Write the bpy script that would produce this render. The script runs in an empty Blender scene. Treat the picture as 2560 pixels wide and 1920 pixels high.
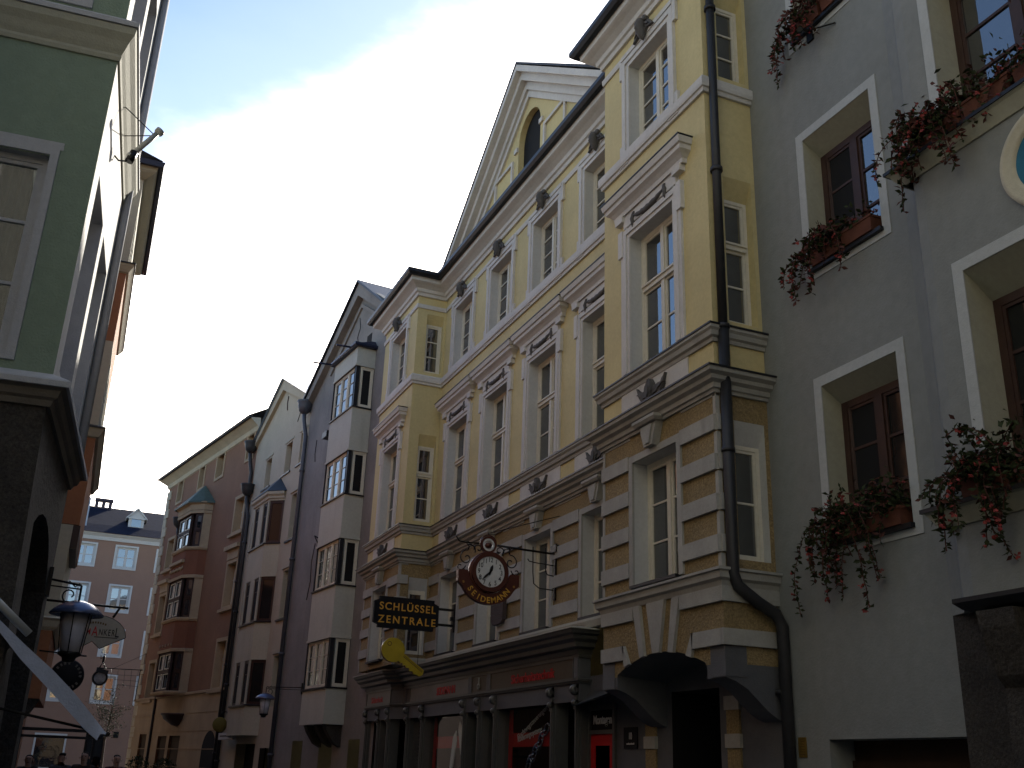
import bpy, bmesh, math, random
from mathutils import Vector, Matrix
random.seed(7)
R = math.radians
scene = bpy.context.scene
COL = scene.collection

# ------------------------------------------------------------------ helpers
class MB:
    """collects faces, becomes one mesh object"""
    def __init__(s): s.v = []; s.f = []; s.m = []; s.sm = []; s.g = []
    def add(s, vs, fs, mi=0, smooth=False, tf=None):
        b = len(s.v)
        for p in vs:
            p = Vector(p)
            s.v.append(tf @ p if tf is not None else p)
        for f in fs:
            s.f.append([b + i for i in f]); s.m.append(mi); s.sm.append(smooth)
        return s
    def box(s, x0, x1, y0, y1, z0, z1, mi=0, tf=None):
        v = [(x0,y0,z0),(x1,y0,z0),(x1,y1,z0),(x0,y1,z0),(x0,y0,z1),(x1,y0,z1),(x1,y1,z1),(x0,y1,z1)]
        return s.add(v, [(0,3,2,1),(4,5,6,7),(0,1,5,4),(1,2,6,5),(2,3,7,6),(3,0,4,7)], mi, False, tf)
    def poly(s, pts, mi=0): return s.add(pts, [tuple(range(len(pts)))], mi)
    def prism(s, pts, y0, y1, mi=0, tf=None):
        """outline in the x,z plane, extruded along y"""
        n = len(pts)
        v = [(x, y0, z) for x, z in pts] + [(x, y1, z) for x, z in pts]
        f = [tuple(range(n)), tuple(range(2*n-1, n-1, -1))] + [(i, i+n, (i+1) % n+n, (i+1) % n) for i in range(n)]
        return s.add(v, f, mi, False, tf)
    def slab(s, pts, z0, z1, mi=0):
        n = len(pts)
        v = [(x, y, z0) for x, y in pts] + [(x, y, z1) for x, y in pts]
        f = [tuple(range(n)), tuple(range(2*n-1, n-1, -1))] + [(i, (i+1) % n, (i+1) % n+n, i+n) for i in range(n)]
        return s.add(v, f, mi)
    def sweep(s, prof, path, mi=0, caps=True, smooth=False, closed=False):
        """profile of (outward offset, z) swept along a plan path, mitred; outward is to the left"""
        P = [Vector((p[0], p[1])) for p in path]; n = len(P)
        N = []
        for i in range(n if closed else n-1):
            d = (P[(i+1) % n]-P[i]).normalized(); N.append(Vector((-d.y, d.x)))
        M = []
        for i in range(n):
            if closed: a, b = N[i-1], N[i]
            else: a = N[max(i-1, 0)]; b = N[min(i, n-2)]
            M.append((a+b)/max(0.2, 1+a.dot(b)))
        k = len(prof); vs = []
        for i in range(n):
            for o, z in prof:
                q = P[i]+M[i]*o; vs.append((q.x, q.y, z))
        fs = []
        for i in range(n if closed else n-1):
            j2 = (i+1) % n
            for j in range(k-1): fs.append((i*k+j, j2*k+j, j2*k+j+1, i*k+j+1))
        if caps and not closed: fs.append(tuple(range(k-1, -1, -1))); fs.append(tuple((n-1)*k+j for j in range(k)))
        return s.add(vs, fs, mi, smooth)
    def tube(s, pts, r, n=8, mi=0, caps=True, tf=None):
        P = [Vector(p) for p in pts]; m = len(P); rr = r if isinstance(r, (list, tuple)) else [r]*m
        vs = []; up = None
        for i in range(m):
            d = (P[min(i+1, m-1)]-P[max(i-1, 0)])
            d = d.normalized() if d.length > 1e-9 else Vector((0,0,1))
            if up is None:
                up = Vector((0,0,1)) if abs(d.z) < .9 else Vector((0,1,0))
            a = d.cross(up)
            if a.length < 1e-4: a = d.orthogonal()
            a.normalize(); b = a.cross(d).normalized(); up = b
            for j in range(n):
                t = 2*math.pi*j/n
                vs.append(P[i]+(a*math.cos(t)+b*math.sin(t))*rr[i])
        fs = [(i*n+j, i*n+(j+1) % n, (i+1)*n+(j+1) % n, (i+1)*n+j) for i in range(m-1) for j in range(n)]
        s.add(vs, fs, mi, True, tf)
        if caps: s.add(vs, [tuple(range(n-1, -1, -1)), tuple((m-1)*n+j for j in range(n))], mi, False, tf)
        return s
    def lathe(s, prof, n=24, mi=0, tf=None, smooth=True):
        """(radius, z) turned about z"""
        k = len(prof); vs = []
        for j in range(n):
            t = 2*math.pi*j/n
            for r, z in prof: vs.append((r*math.cos(t), r*math.sin(t), z))
        fs = [(j*k+i, ((j+1) % n)*k+i, ((j+1) % n)*k+i+1, j*k+i+1) for j in range(n) for i in range(k-1)]
        return s.add(vs, fs, mi, smooth, tf)
    def wall(s, p0, p1, z0, z1, holes=(), mi=0, top=None):
        """vertical wall face from p0 to p1 in plan with rectangular openings (a0,a1,z0,z1)"""
        p0 = Vector(p0); p1 = Vector(p1); L = (p1-p0).length; d = (p1-p0)/L
        xs = sorted({0, L} | {min(max(h[i], 0), L) for h in holes for i in (0, 1)})
        zs = sorted({z0, z1} | {min(max(h[i], z0), z1) for h in holes for i in (2, 3)})
        for i in range(len(xs)-1):
            for j in range(len(zs)-1):
                cx = (xs[i]+xs[i+1])/2; cz = (zs[j]+zs[j+1])/2
                if any(h[0] < cx < h[1] and h[2] < cz < h[3] for h in holes): continue
                a = p0+d*xs[i]; b = p0+d*xs[i+1]
                s.add([(a.x,a.y,zs[j]),(b.x,b.y,zs[j]),(b.x,b.y,zs[j+1]),(a.x,a.y,zs[j+1])], [(0,1,2,3)], mi)
        return s
    def mesh(s, name, mats):
        me = bpy.data.meshes.new(name)
        me.from_pydata([tuple(p) for p in s.v], [], s.f)
        for m in (mats if isinstance(mats, (list, tuple)) else [mats]): me.materials.append(m)
        me.polygons.foreach_set('material_index', s.m); me.polygons.foreach_set('use_smooth', s.sm)
        bm = bmesh.new(); bm.from_mesh(me)
        bmesh.ops.remove_doubles(bm, verts=bm.verts, dist=1e-5)
        bmesh.ops.recalc_face_normals(bm, faces=bm.faces); bm.to_mesh(me); bm.free()
        me.update(); return me
    def build(s, name, mats, parent=None, mw=None):
        """one object, or one object per far-apart piece, so that each repeat of a part is a part of its own"""
        if name not in KEEP:
            gr = s.pieces()
            if len(gr) > 1:
                return [s.subset(gl).build_one(name, mats, parent, mw) for gl in gr][0]
        return s.build_one(name, mats, parent, mw)
    def build_one(s, name, mats, parent=None, mw=None): return link(name, s.mesh(name, mats), parent, mw)
    def islands(s):
        par = list(range(len(s.v))); key = {}
        def find(i):
            while par[i] != i: par[i] = par[par[i]]; i = par[i]
            return i
        for i, p in enumerate(s.v):
            k = tuple(round(c, 4) for c in p)
            if k in key: par[find(i)] = find(key[k])
            else: key[k] = i
        for f in s.f:
            for i in f[1:]: par[find(i)] = find(f[0])
        gr = {}
        for j, f in enumerate(s.f): gr.setdefault(find(f[0]), []).append(j)
        return list(gr.values())
    def pieces(s):
        gr = s.islands()
        if len(gr) < 2 or len(gr) > 260: return [[j for g in gr for j in g]]
        bb = []
        for gl in gr:
            P = [s.v[i] for j in gl for i in s.f[j]]
            lo = [min(p[k] for p in P) for k in range(3)]; hi = [max(p[k] for p in P) for k in range(3)]; bb.append((lo, hi, max(hi[k]-lo[k] for k in range(3))))
        par = list(range(len(gr)))
        def find(i):
            while par[i] != i: par[i] = par[par[i]]; i = par[i]
            return i
        for i in range(len(gr)):
            for j in range(i):
                a, b = bb[i], bb[j]; gap = math.sqrt(sum(max(0, a[0][k]-b[1][k], b[0][k]-a[1][k])**2 for k in range(3)))
                if gap < .42*max(a[2], b[2]) and gap < 1.2: par[find(i)] = find(j)
        out = {}
        for i, gl in enumerate(gr): out.setdefault(find(i), []).extend(gl)
        return list(out.values())
    def subset(s, gl):
        m = MB(); idx = {}
        for j in gl:
            fc = []
            for i in s.f[j]:
                if i not in idx: idx[i] = len(m.v); m.v.append(s.v[i])
                fc.append(idx[i])
            m.f.append(fc); m.m.append(s.m[j]); m.sm.append(s.sm[j])
        return m
    def mark(s): s.g.append(len(s.f)); return s
    def build_each(s, name, mats, parent=None, mw=None):
        """one object for every marked run of faces, else for every connected piece"""
        cuts = sorted(set(s.g+[0, len(s.f)])); groups = [list(range(a, b)) for a, b in zip(cuts, cuts[1:]) if b > a] if s.g else s.islands()
        return [s.subset(gl).build_one(name, mats, parent, mw) for gl in groups]
KEEP = {'foliage', 'flower', 'stem', 'crown', 'trunk', 'wire', 'writing', 'rim_lettering', 'fingers', 'face_features', 'wall', 'upper_wall', 'rear_wall', 'green_wall', 'ground_floor', 'ground_floor_wall', 'arcade_wall', 'rusticated_wall', 'roof'}

def link(name, data, parent=None, mw=None):
    o = bpy.data.objects.new(name, data); COL.objects.link(o)
    if parent is not None: o.parent = parent
    if mw is not None: o.matrix_local = mw
    return o
def tag(o, label=None, cat=None, group=None, kind=None):
    if label: o['label'] = label
    if cat: o['category'] = cat
    if group: o['group'] = group
    if kind: o['kind'] = kind
    return o
def thing(name, label, cat, mw=None, group=None):
    o = link(name, None, None, mw); o.empty_display_size = .3
    return tag(o, label, cat, group)
def copy_tree(o, parent=None):
    c = o.copy(); COL.objects.link(c); c.parent = parent
    for ch in list(o.children):
        copy_tree(ch, c)
    return c
def frame_right(x, y, a):      # houses on the right: local x runs away from the camera, y out into the street
    return Matrix.Translation((x, y, 0)) @ Matrix.Rotation(R(90-a), 4, 'Z')
def frame_left(x, y, a):       # houses on the left: local x runs towards the camera, y out into the street
    return Matrix.Translation((x, y, 0)) @ Matrix.Rotation(R(-90-a), 4, 'Z')
def T(x, y, z, rz=0): return Matrix.Translation((x, y, z)) @ Matrix.Rotation(rz, 4, 'Z')
def off_path(p0, p1):
    d = (Vector(p1)-Vector(p0)).normalized(); return d, math.atan2(d.y, d.x)

# ------------------------------------------------------------------ materials
MATS = {}
def mat(name, col, rough=.85, var=.12, scale=1.2, fine=.06, streak=0., streak_col=None, bump=.25, bscale=60., metal=0., spec=.35, speck=0., coat=0.):
    if name in MATS: return MATS[name]
    m = bpy.data.materials.new(name); m.use_nodes = True; nt = m.node_tree; nd = nt.nodes; lk = nt.links
    b = nd['Principled BSDF']; b.inputs['Roughness'].default_value = rough; b.inputs['Metallic'].default_value = metal
    b.inputs['Specular IOR Level'].default_value = spec; b.inputs['Coat Weight'].default_value = coat
    geo = nd.new('ShaderNodeNewGeometry')
    def noise(sc, detail, vec=(1,1,1), rg=.6):
        mp = nd.new('ShaderNodeMapping'); mp.inputs['Scale'].default_value = vec
        lk.new(geo.outputs['Position'], mp.inputs['Vector'])
        n = nd.new('ShaderNodeTexNoise'); n.inputs['Scale'].default_value = sc; n.inputs['Detail'].default_value = detail; n.inputs['Roughness'].default_value = rg
        lk.new(mp.outputs[0], n.inputs['Vector']); return n.outputs['Fac']
    def mrange(v, a, bb, c, d):
        r = nd.new('ShaderNodeMapRange'); r.inputs[1].default_value = a; r.inputs[2].default_value = bb; r.inputs[3].default_value = c; r.inputs[4].default_value = d
        lk.new(v, r.inputs[0]); return r.outputs[0]
    def mul(a, bb):
        r = nd.new('ShaderNodeMath'); r.operation = 'MULTIPLY'; lk.new(a, r.inputs[0]); lk.new(bb, r.inputs[1]); return r.outputs[0]
    f = mul(mrange(noise(scale, 6), .25, .75, 1-var, 1+var), mrange(noise(scale*14, 4), .3, .7, 1-fine, 1+fine))
    if speck: f = mul(f, mrange(noise(34, 3, rg=.8), .35, .65, 1-speck, 1+speck))
    mx = nd.new('ShaderNodeMix'); mx.data_type = 'RGBA'; mx.blend_type = 'MULTIPLY'; mx.inputs[0].default_value = 1
    mx.inputs[6].default_value = (*col, 1); lk.new(f, mx.inputs[7]); out = mx.outputs[2]
    if streak:
        sm = nd.new('ShaderNodeMix'); sm.data_type = 'RGBA'
        sc = streak_col or tuple(c*.45 for c in col)
        sm.inputs[7].default_value = (*sc, 1); lk.new(out, sm.inputs[6])
        sv = mul(mrange(noise(2.2, 5, (1.6, 1.6, .16)), .52, .78, 0, 1), mrange(noise(.5, 3), .35, .7, .1, 1))
        s2 = nd.new('ShaderNodeMath'); s2.operation = 'MULTIPLY'; s2.inputs[1].default_value = streak; lk.new(sv, s2.inputs[0])
        lk.new(s2.outputs[0], sm.inputs[0]); out = sm.outputs[2]
    lk.new(out, b.inputs['Base Color'])
    if bump:
        bp = nd.new('ShaderNodeBump'); bp.inputs['Strength'].default_value = bump; bp.inputs['Distance'].default_value = .02
        lk.new(noise(bscale, 3), bp.inputs['Height']); lk.new(bp.outputs[0], b.inputs['Normal'])
    MATS[name] = m; return m
def glass(name, col=(.012,.014,.016), rough=.03, ior=2.8, wob=.05):
    if name in MATS: return MATS[name]
    m = bpy.data.materials.new(name); m.use_nodes = True; nt = m.node_tree; nd = nt.nodes; lk = nt.links
    b = nd['Principled BSDF']; b.inputs['Roughness'].default_value = rough; b.inputs['IOR'].default_value = ior
    geo = nd.new('ShaderNodeNewGeometry'); n = nd.new('ShaderNodeTexNoise'); n.inputs['Scale'].default_value = 1.7; n.inputs['Detail'].default_value = 2
    lk.new(geo.outputs['Position'], n.inputs['Vector'])
    n2 = nd.new('ShaderNodeTexNoise'); n2.inputs['Scale'].default_value = .9; lk.new(geo.outputs['Position'], n2.inputs['Vector'])
    mx = nd.new('ShaderNodeMix'); mx.data_type = 'RGBA'; mx.inputs[6].default_value = (*[c*.6 for c in col], 1); mx.inputs[7].default_value = (*[c*1.6 for c in col], 1)
    lk.new(n2.outputs['Fac'], mx.inputs[0]); lk.new(mx.outputs[2], b.inputs['Base Color'])
    bp = nd.new('ShaderNodeBump'); bp.inputs['Strength'].default_value = wob; bp.inputs['Distance'].default_value = .05
    lk.new(n.outputs['Fac'], bp.inputs['Height']); lk.new(bp.outputs[0], b.inputs['Normal'])
    MATS[name] = m; return m
def clear_glass(name, ior=1.6):
    if name in MATS: return MATS[name]
    m = bpy.data.materials.new(name); m.use_nodes = True; nt = m.node_tree; nd = nt.nodes; lk = nt.links
    nd.remove(nd['Principled BSDF']); out = nd['Material Output']
    tr = nd.new('ShaderNodeBsdfTransparent'); tr.inputs[0].default_value = (.8,.86,.84,1); gl = nd.new('ShaderNodeBsdfGlossy'); gl.inputs['Roughness'].default_value = .02
    lw = nd.new('ShaderNodeLayerWeight'); lw.inputs[0].default_value = .5; p = nd.new('ShaderNodeMath'); p.operation = 'POWER'; p.inputs[1].default_value = 5.; lk.new(lw.outputs['Facing'], p.inputs[0])
    f = nd.new('ShaderNodeMath'); f.operation = 'MULTIPLY_ADD'; f.inputs[1].default_value = .7; f.inputs[2].default_value = ((ior-1)/(ior+1))**2*1.6; lk.new(p.outputs[0], f.inputs[0]); ms = nd.new('ShaderNodeMixShader')
    lk.new(f.outputs[0], ms.inputs[0]); lk.new(tr.outputs[0], ms.inputs[1]); lk.new(gl.outputs[0], ms.inputs[2]); lk.new(ms.outputs[0], out.inputs[0])
    MATS[name] = m; return m

YEL = mat('yellow_plaster', (.56,.47,.235), streak=.25, streak_col=(.36,.26,.12), var=.10)
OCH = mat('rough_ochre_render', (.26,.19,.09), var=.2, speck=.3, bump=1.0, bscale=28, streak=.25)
WHT = mat('white_stucco', (.56,.54,.50), streak=.35, streak_col=(.30,.28,.25), var=.09)
WHTL = mat('weathered_shaded_stucco', (.35,.34,.305), streak=.5, streak_col=(.17,.165,.145), var=.16, scale=2.)  # lower-storey stucco: grey-brown dirt, with street-level shade also put into the darker colour
WHT2 = mat('reveal_paint', (.50,.50,.48), var=.06, streak=.12)
ORN = mat('grey_stucco_ornament', (.095,.09,.085), var=.25, scale=6, streak=.0, bump=.4)
LEAD = mat('dark_sheet_metal', (.03,.031,.034), rough=.45, metal=.6, var=.25, bump=.08)
PIPE = mat('downpipe_metal', (.045,.045,.047), rough=.5, metal=.5, var=.3, bump=.05, streak=.3, streak_col=(.09,.085,.08))
ROOF = mat('slate_roof', (.035,.036,.042), rough=.6, var=.3, scale=3, bump=.6, bscale=9)
FRM = mat('cream_window_frame', (.62,.58,.47), rough=.5, var=.05, bump=.05)
GLS = glass('window_glass')
GLC = glass('curtained_glass', (.10,.105,.10))
DGL = glass('dark_glass', (.006,.007,.007)); DGL2 = glass('dim_glass', (.012,.013,.013), .05, 1.4)
GRY = mat('grey_render', (.225,.232,.22), var=.11, scale=.5, streak=.75, streak_col=(.19,.195,.18), bump=.3, bscale=30)
GWH = mat('white_band_paint', (.42,.43,.42), var=.05, streak=.1)
CRV = mat('cream_reveal', (.36,.35,.27), var=.08)
BRN = mat('brown_window_wood', (.045,.022,.016), rough=.5, var=.25, scale=5, bump=.15)
TER = mat('terracotta', (.12,.042,.024), var=.2, scale=8)
LEAF = mat('leaf_green', (.030,.038,.015), spec=.12, rough=.8, var=.5, scale=9, bump=0)
LEAFR = mat('reddish_leaf', (.085,.035,.028), spec=.12, rough=.8, var=.5, scale=9, bump=0)
FLW = mat('begonia_red', (.26,.035,.03), rough=.6, var=.35, scale=12, bump=0)
IRON = mat('black_iron', (.012,.012,.012), rough=.45, metal=.4, var=.2, bump=.05)
DARK = mat('interior_dark', (.006,.006,.006), rough=.9, var=.1, bump=0)
PUR = mat('mauve_render', (.225,.208,.19), var=.22, scale=.8, streak=.6, streak_col=(.11,.10,.105), bump=.6, bscale=22)
OFW = mat('offwhite_render', (.46,.455,.39), var=.07, streak=.35, streak_col=(.25,.24,.19))
CRM = mat('pinkish_cream_render', (.46,.395,.29), var=.08, streak=.3, streak_col=(.3,.25,.19))
CRM2 = mat('cream_render', (.44,.40,.30), var=.08, streak=.4, streak_col=(.25,.22,.15))
RED = mat('red_render', (.235,.118,.066), var=.15, scale=.6, streak=.3, streak_col=(.19,.085,.06))
REDD = mat('deep_red_panel', (.205,.078,.04), var=.12)
TAN = mat('tan_stone', (.40,.29,.175), var=.14, streak=.3)
TANL = mat('pale_quoin', (.52,.45,.32), var=.14)
COP = mat('copper_patina', (.07,.095,.07), rough=.6, var=.3, scale=3)
PNK = mat('pink_render', (.25,.15,.105), var=.05, streak=.1)
PNW = mat('pale_trim', (.50,.49,.46), var=.05)
NAV = mat('navy_roof_tiles', (.012,.014,.028), rough=.9, spec=.08, var=.3, scale=4, bump=.5, bscale=12)
GRN = mat('green_render', (.21,.27,.20), var=.06, scale=.6, streak=.15, bump=.5, bscale=45)
GRL = mat('pale_grey_trim', (.40,.40,.41), var=.06, streak=.15)
GRW = mat('sunlit_front_render', (.62,.60,.55), var=.05)  # street front of the green house, sun glare put into its near-white colour
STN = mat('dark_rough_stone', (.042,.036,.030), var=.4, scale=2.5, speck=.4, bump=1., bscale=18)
ORG = mat('orange_render', (.34,.145,.07), var=.07, streak=.2)
CRO = mat('ivory_trim', (.50,.46,.35), var=.06, streak=.2)
SHP = mat('shop_metal_grey', (.105,.106,.10), rough=.38, metal=.35, var=.2, bump=.04)
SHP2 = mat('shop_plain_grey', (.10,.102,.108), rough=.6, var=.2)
PANEL = mat('sign_panel', (.16,.155,.14), rough=.42, var=.2, scale=1.2, bump=0, spec=.3)
PANELD = mat('sign_panel_brown', (.075,.06,.04), rough=.40, var=.3, scale=1.5, bump=0, spec=.3)
RLET = mat('red_lettering', (.40,.012,.016), rough=.4, var=.05, bump=0)
REDP = mat('red_panel', (.42,.012,.012), rough=.5, var=.1, bump=0)
WLET = mat('white_lettering', (.62,.62,.60), rough=.5, var=.05, bump=0)
GLET = mat('gold_lettering', (.62,.33,.04), rough=.4, var=.1, bump=0)
SGB = mat('black_sign_board', (.010,.010,.012), rough=.65, spec=.15, var=.2, bump=.03)
KEYY = mat('yellow_key_paint', (.42,.31,.022), rough=.35, var=.12, scale=5, bump=.05)
KEYD = mat('brown_key_edge', (.12,.07,.015), rough=.4)
CLKB = mat('rust_brown_metal', (.09,.028,.018), rough=.35, metal=.3, var=.2)
CLKW = mat('clock_face_white', (.60,.60,.575), rough=.35, var=.03, bump=0)
BLK = mat('black_paint', (.01,.01,.01), rough=.5, bump=0)
BLUEL = mat('blue_letters', (.02,.05,.22), rough=.5, bump=0)
AWN = mat('blue_grey_awning', (.36,.40,.50), rough=.7, var=.08)
ALU = mat('painted_metal_grey', (.34,.35,.33), rough=.45, metal=.2, var=.1, bump=.03)
LMPG = mat('frosted_lamp_glass', (.52,.52,.58), rough=.3, var=.06, bump=0, spec=.5)
CHN = mat('steel_chain', (.30,.32,.40), rough=.25, metal=.9, var=.1)
BRS = mat('brass_plate', (.30,.20,.05), rough=.35, metal=.7, var=.2)
BARK = mat('grey_bark', (.05,.042,.035), var=.3)
STR = mat('street_setts', (.10,.098,.092), var=.25, scale=3, speck=.3, bump=1., bscale=9)
PAV = mat('pavement_slabs', (.13,.127,.12), var=.15, scale=2, bump=.5)
SKIN = mat('skin', (.42,.25,.18), var=.05, bump=0)
CLO = [mat('dark_coat', (.014,.014,.017)), mat('brown_coat', (.045,.03,.022)), mat('navy_coat', (.014,.018,.04)), mat('grey_coat', (.06,.06,.062)), mat('burgundy_coat', (.07,.016,.018))]
HAIR = [mat('dark_hair', (.008,.006,.005), bump=.4, spec=.1), mat('brown_hair', (.02,.012,.008), bump=.4, spec=.1), mat('grey_hair', (.07,.066,.06), bump=.4, spec=.1)]
TROU = mat('dark_trousers', (.018,.02,.028))

# ------------------------------------------------------------------ shared pieces
_wc = {}
def casement(w, h, cols=2, rows=(1/3, 2/3), transom=None, fw=.07, mul=.09, bar=.028, top_rows=(), dep=.06):
    """frame mesh + pane mesh in local coordinates (x centred, z from 0, outer face at y=0)"""
    f = MB(); g = MB()
    f.box(-w/2, -w/2+fw, -dep, 0, 0, h); f.box(w/2-fw, w/2, -dep, 0, 0, h)
    f.box(-w/2+fw, w/2-fw, -dep, 0, 0, fw); f.box(-w/2+fw, w/2-fw, -dep, 0, h-fw, h)
    iw = w-2*fw; zsec = [(fw, h-fw, rows)]
    if transom:
        tz = transom*h; f.box(-w/2+fw, w/2-fw, -dep, .03, tz-.05, tz+.05); f.box(-w/2+fw, w/2-fw, .03, .055, tz+.02, tz+.05)
        zsec = [(fw, tz-.05, rows), (tz+.05, h-fw, top_rows)]
    xs = [-w/2+fw+iw*i/cols for i in range(cols+1)]
    for (a, b, rr) in zsec:
        for i in range(1, cols): f.box(xs[i]-mul/2, xs[i]+mul/2, -dep, .012, a, b)
        for i in range(cols):
            x0 = xs[i]+(mul/2 if i else 0); x1 = xs[i+1]-(mul/2 if i < cols-1 else 0); st = .04
            f.box(x0, x0+st, -dep, -.012, a, b); f.box(x1-st, x1, -dep, -.012, a, b)
            f.box(x0+st, x1-st, -dep, -.012, a, a+st); f.box(x0+st, x1-st, -dep, -.012, b-st, b)
            for r_ in rr:
                z = a+(b-a)*r_; f.box(x0+st, x1-st, -dep, -.016, z-bar/2, z+bar/2)
    g.add([(-w/2+fw*.5, -.035, fw*.5), (w/2-fw*.5, -.035, fw*.5), (w/2-fw*.5, -.035, h-fw*.5), (-w/2+fw*.5, -.035, h-fw*.5)], [(0,1,2,3)])
    return f, g
def window(parent, mw, w, h, dep, fmat=FRM, gmat=GLS, rmat=WHT2, key=None, drop=0., sill=None, surround=None, smat=WHT, **kw):
    """opening w x h at matrix mw (x centred, y=0 wall face, z=0 opening bottom); window > pane, reveal, sill, surround"""
    k = (key, w, h, dep, drop, fmat.name, gmat.name, rmat.name)
    if k not in _wc:
        f, g = casement(w, h-drop, **kw)
        r = MB(); a = w/2
        r.add([(-a,0,0),(-a,-dep,0),(-a,-dep,h-drop),(-a,0,h)], [(0,1,2,3)]); r.add([(a,0,0),(a,0,h),(a,-dep,h-drop),(a,-dep,0)], [(0,1,2,3)])
        r.add([(-a,0,h),(-a,-dep,h-drop),(a,-dep,h-drop),(a,0,h)], [(0,1,2,3)]); r.add([(-a,0,0),(a,0,0),(a,-dep,0),(-a,-dep,0)], [(0,1,2,3)])
        _wc[k] = (f.mesh('window', fmat), g.mesh('pane', gmat), r.mesh('reveal', rmat),
                  sill.mesh('sill', LEAD if sill else smat) if sill else None, surround.mesh('surround', smat) if surround else None)
    fm, gm, rm, sm, um = _wc[k]
    W = link('window', fm, parent, mw @ T(0, -dep, 0))
    link('pane', gm, W); link('reveal', rm, W, T(0, dep, 0))
    if sm: link('sill', sm, W, T(0, dep, 0))
    if um: link('surround', um, W, T(0, dep, 0))
    return W
def frame_rect(m, a0, a1, z0, z1, b, y0, y1, bottom=True, mi=0):
    """flat frame round an opening a0..a1 x z0..z1, width b"""
    m.box(a0-b, a0, y0, y1, z0, z1, mi); m.box(a1, a1+b, y0, y1, z0, z1, mi); m.box(a0-b, a1+b, y0, y1, z1, z1+b, mi)
    if bottom: m.box(a0-b, a1+b, y0, y1, z0-b, z0, mi)
    return m
def text_mesh(body, size, ext=.006, bold=0., space=1.):
    c = bpy.data.curves.new('txt', 'FONT'); c.body = body; c.size = size; c.extrude = ext; c.offset = bold; c.align_x = 'CENTER'; c.space_character = space
    o = bpy.data.objects.new('txt', c); COL.objects.link(o)
    dg = bpy.context.evaluated_depsgraph_get(); dg.update()
    me = bpy.data.meshes.new_from_object(o.evaluated_get(dg)); bpy.data.objects.remove(o); bpy.data.curves.remove(c)
    me.name = 'lettering'; return me
def text(parent, body, size, m, mw, sx=1., ext=.006, bold=0., space=1., name='lettering'):
    """text reads along local x, faces local -y after the 90 degree tilt"""
    me = text_mesh(body, size, ext, bold, space); me.materials.clear(); me.materials.append(m)
    return link(name, me, parent, mw @ Matrix.Rotation(R(90), 4, 'X') @ Matrix.Diagonal((sx, 1, 1, 1)))
FACE = Matrix.Rotation(R(180), 4, 'Z')      # turns text to face local +y

def leaf_outline(L, w, n=7, bend=0.):
    pts = []
    for i in range(n+1):
        t = i/n; pts.append((t*L, w*math.sin(math.pi*min(1, t*.96+.04))*(1-.35*t)*(1+.25*math.cos(t*16)) + bend*t*t*L))
    for i in range(n-1, 0, -1):
        t = i/n; pts.append((t*L, -w*math.sin(math.pi*min(1, t*.96+.04))*(1-.35*t)*(1+.25*math.cos(t*16)) + bend*t*t*L))
    return pts
def acanthus():
    m = MB()
    for sx in (-1, 1):
        for (ang, L, w, bend, ox, oz, y) in ((12, .40, .075, .55, .05, .04, .05), (48, .30, .065, -.5, .05, .09, .07), (78, .27, .055, .3, .04, .08, .09), (-12, .24, .045, .9, .08, .03, .03)):
            ca, sa = math.cos(R(ang)), math.sin(R(ang)); pts = []
            for (px, pz) in leaf_outline(L, w, 9, bend): pts.append((sx*(ox+px*ca-pz*sa), oz+px*sa+pz*ca))
            m.prism(pts, 0, y)
    m.prism([(.085*math.cos(t*math.pi/6), .17+.13*math.sin(t*math.pi/6)) for t in range(12)], 0, .10)
    m.prism([(.05*math.cos(t*math.pi/6), .17+.09*math.sin(t*math.pi/6)) for t in range(12)], .10, .125)
    return m
def garland(w=.92):
    m = MB(); pts = []; rr = []
    for i in range(17):
        t = i/16; x = (t-.5)*w; z = -.085*(1-(2*t-1)**2); pts.append((x, .03, z)); rr.append(.022+.03*math.sin(math.pi*t)+.007*math.cos(i*2.3))
    m.tube(pts, rr, 8)
    for s_ in (-1, 1):
        m.tube([(s_*w/2, .03, .02), (s_*(w/2+.03), .03, -.05), (s_*(w/2+.015), .03, -.13), (s_*(w/2+.03), .03, -.19)], [.035, .045, .035, .012], 7)
        m.lathe([(0,-.03),(.035,-.015),(.045,0),(.035,.02),(0,.03)], 10, tf=T(s_*w/2, .03, .035) @ Matrix.Rotation(R(90), 4, 'X'))
    return m
def crest():
    m = MB()
    m.tube([(0,.03,-.22),(0,.055,-.15),(0,.085,-.03),(0,.095,.07),(0,.08,.15),(0,.05,.20)], [.006,.055,.092,.098,.075,.03], 10)
    m.tube([(0,.10,-.12),(0,.175,-.02),(0,.16,.08)], [.01,.03,.012], 6)
    for s_ in (-1, 1):
        m.tube([(s_*.05,.05,.13),(s_*.12,.065,.14),(s_*.17,.05,.10)], [.04,.058,.03], 8)
        m.prism([(s_*.05,.12),(s_*.17,.10),(s_*.25,.0),(s_*.31,-.085),(s_*.20,-.07),(s_*.13,-.03),(s_*.06,-.09)], .0, .055)
        m.prism([(s_*.08,.07),(s_*.17,.04),(s_*.23,-.04),(s_*.14,.0)], .055, .08)
    return m
ACAN = acanthus().mesh('leaf_ornament', ORN); GARL = garland().mesh('garland', ORN); CRST = crest().mesh('crest', ORN)

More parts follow.
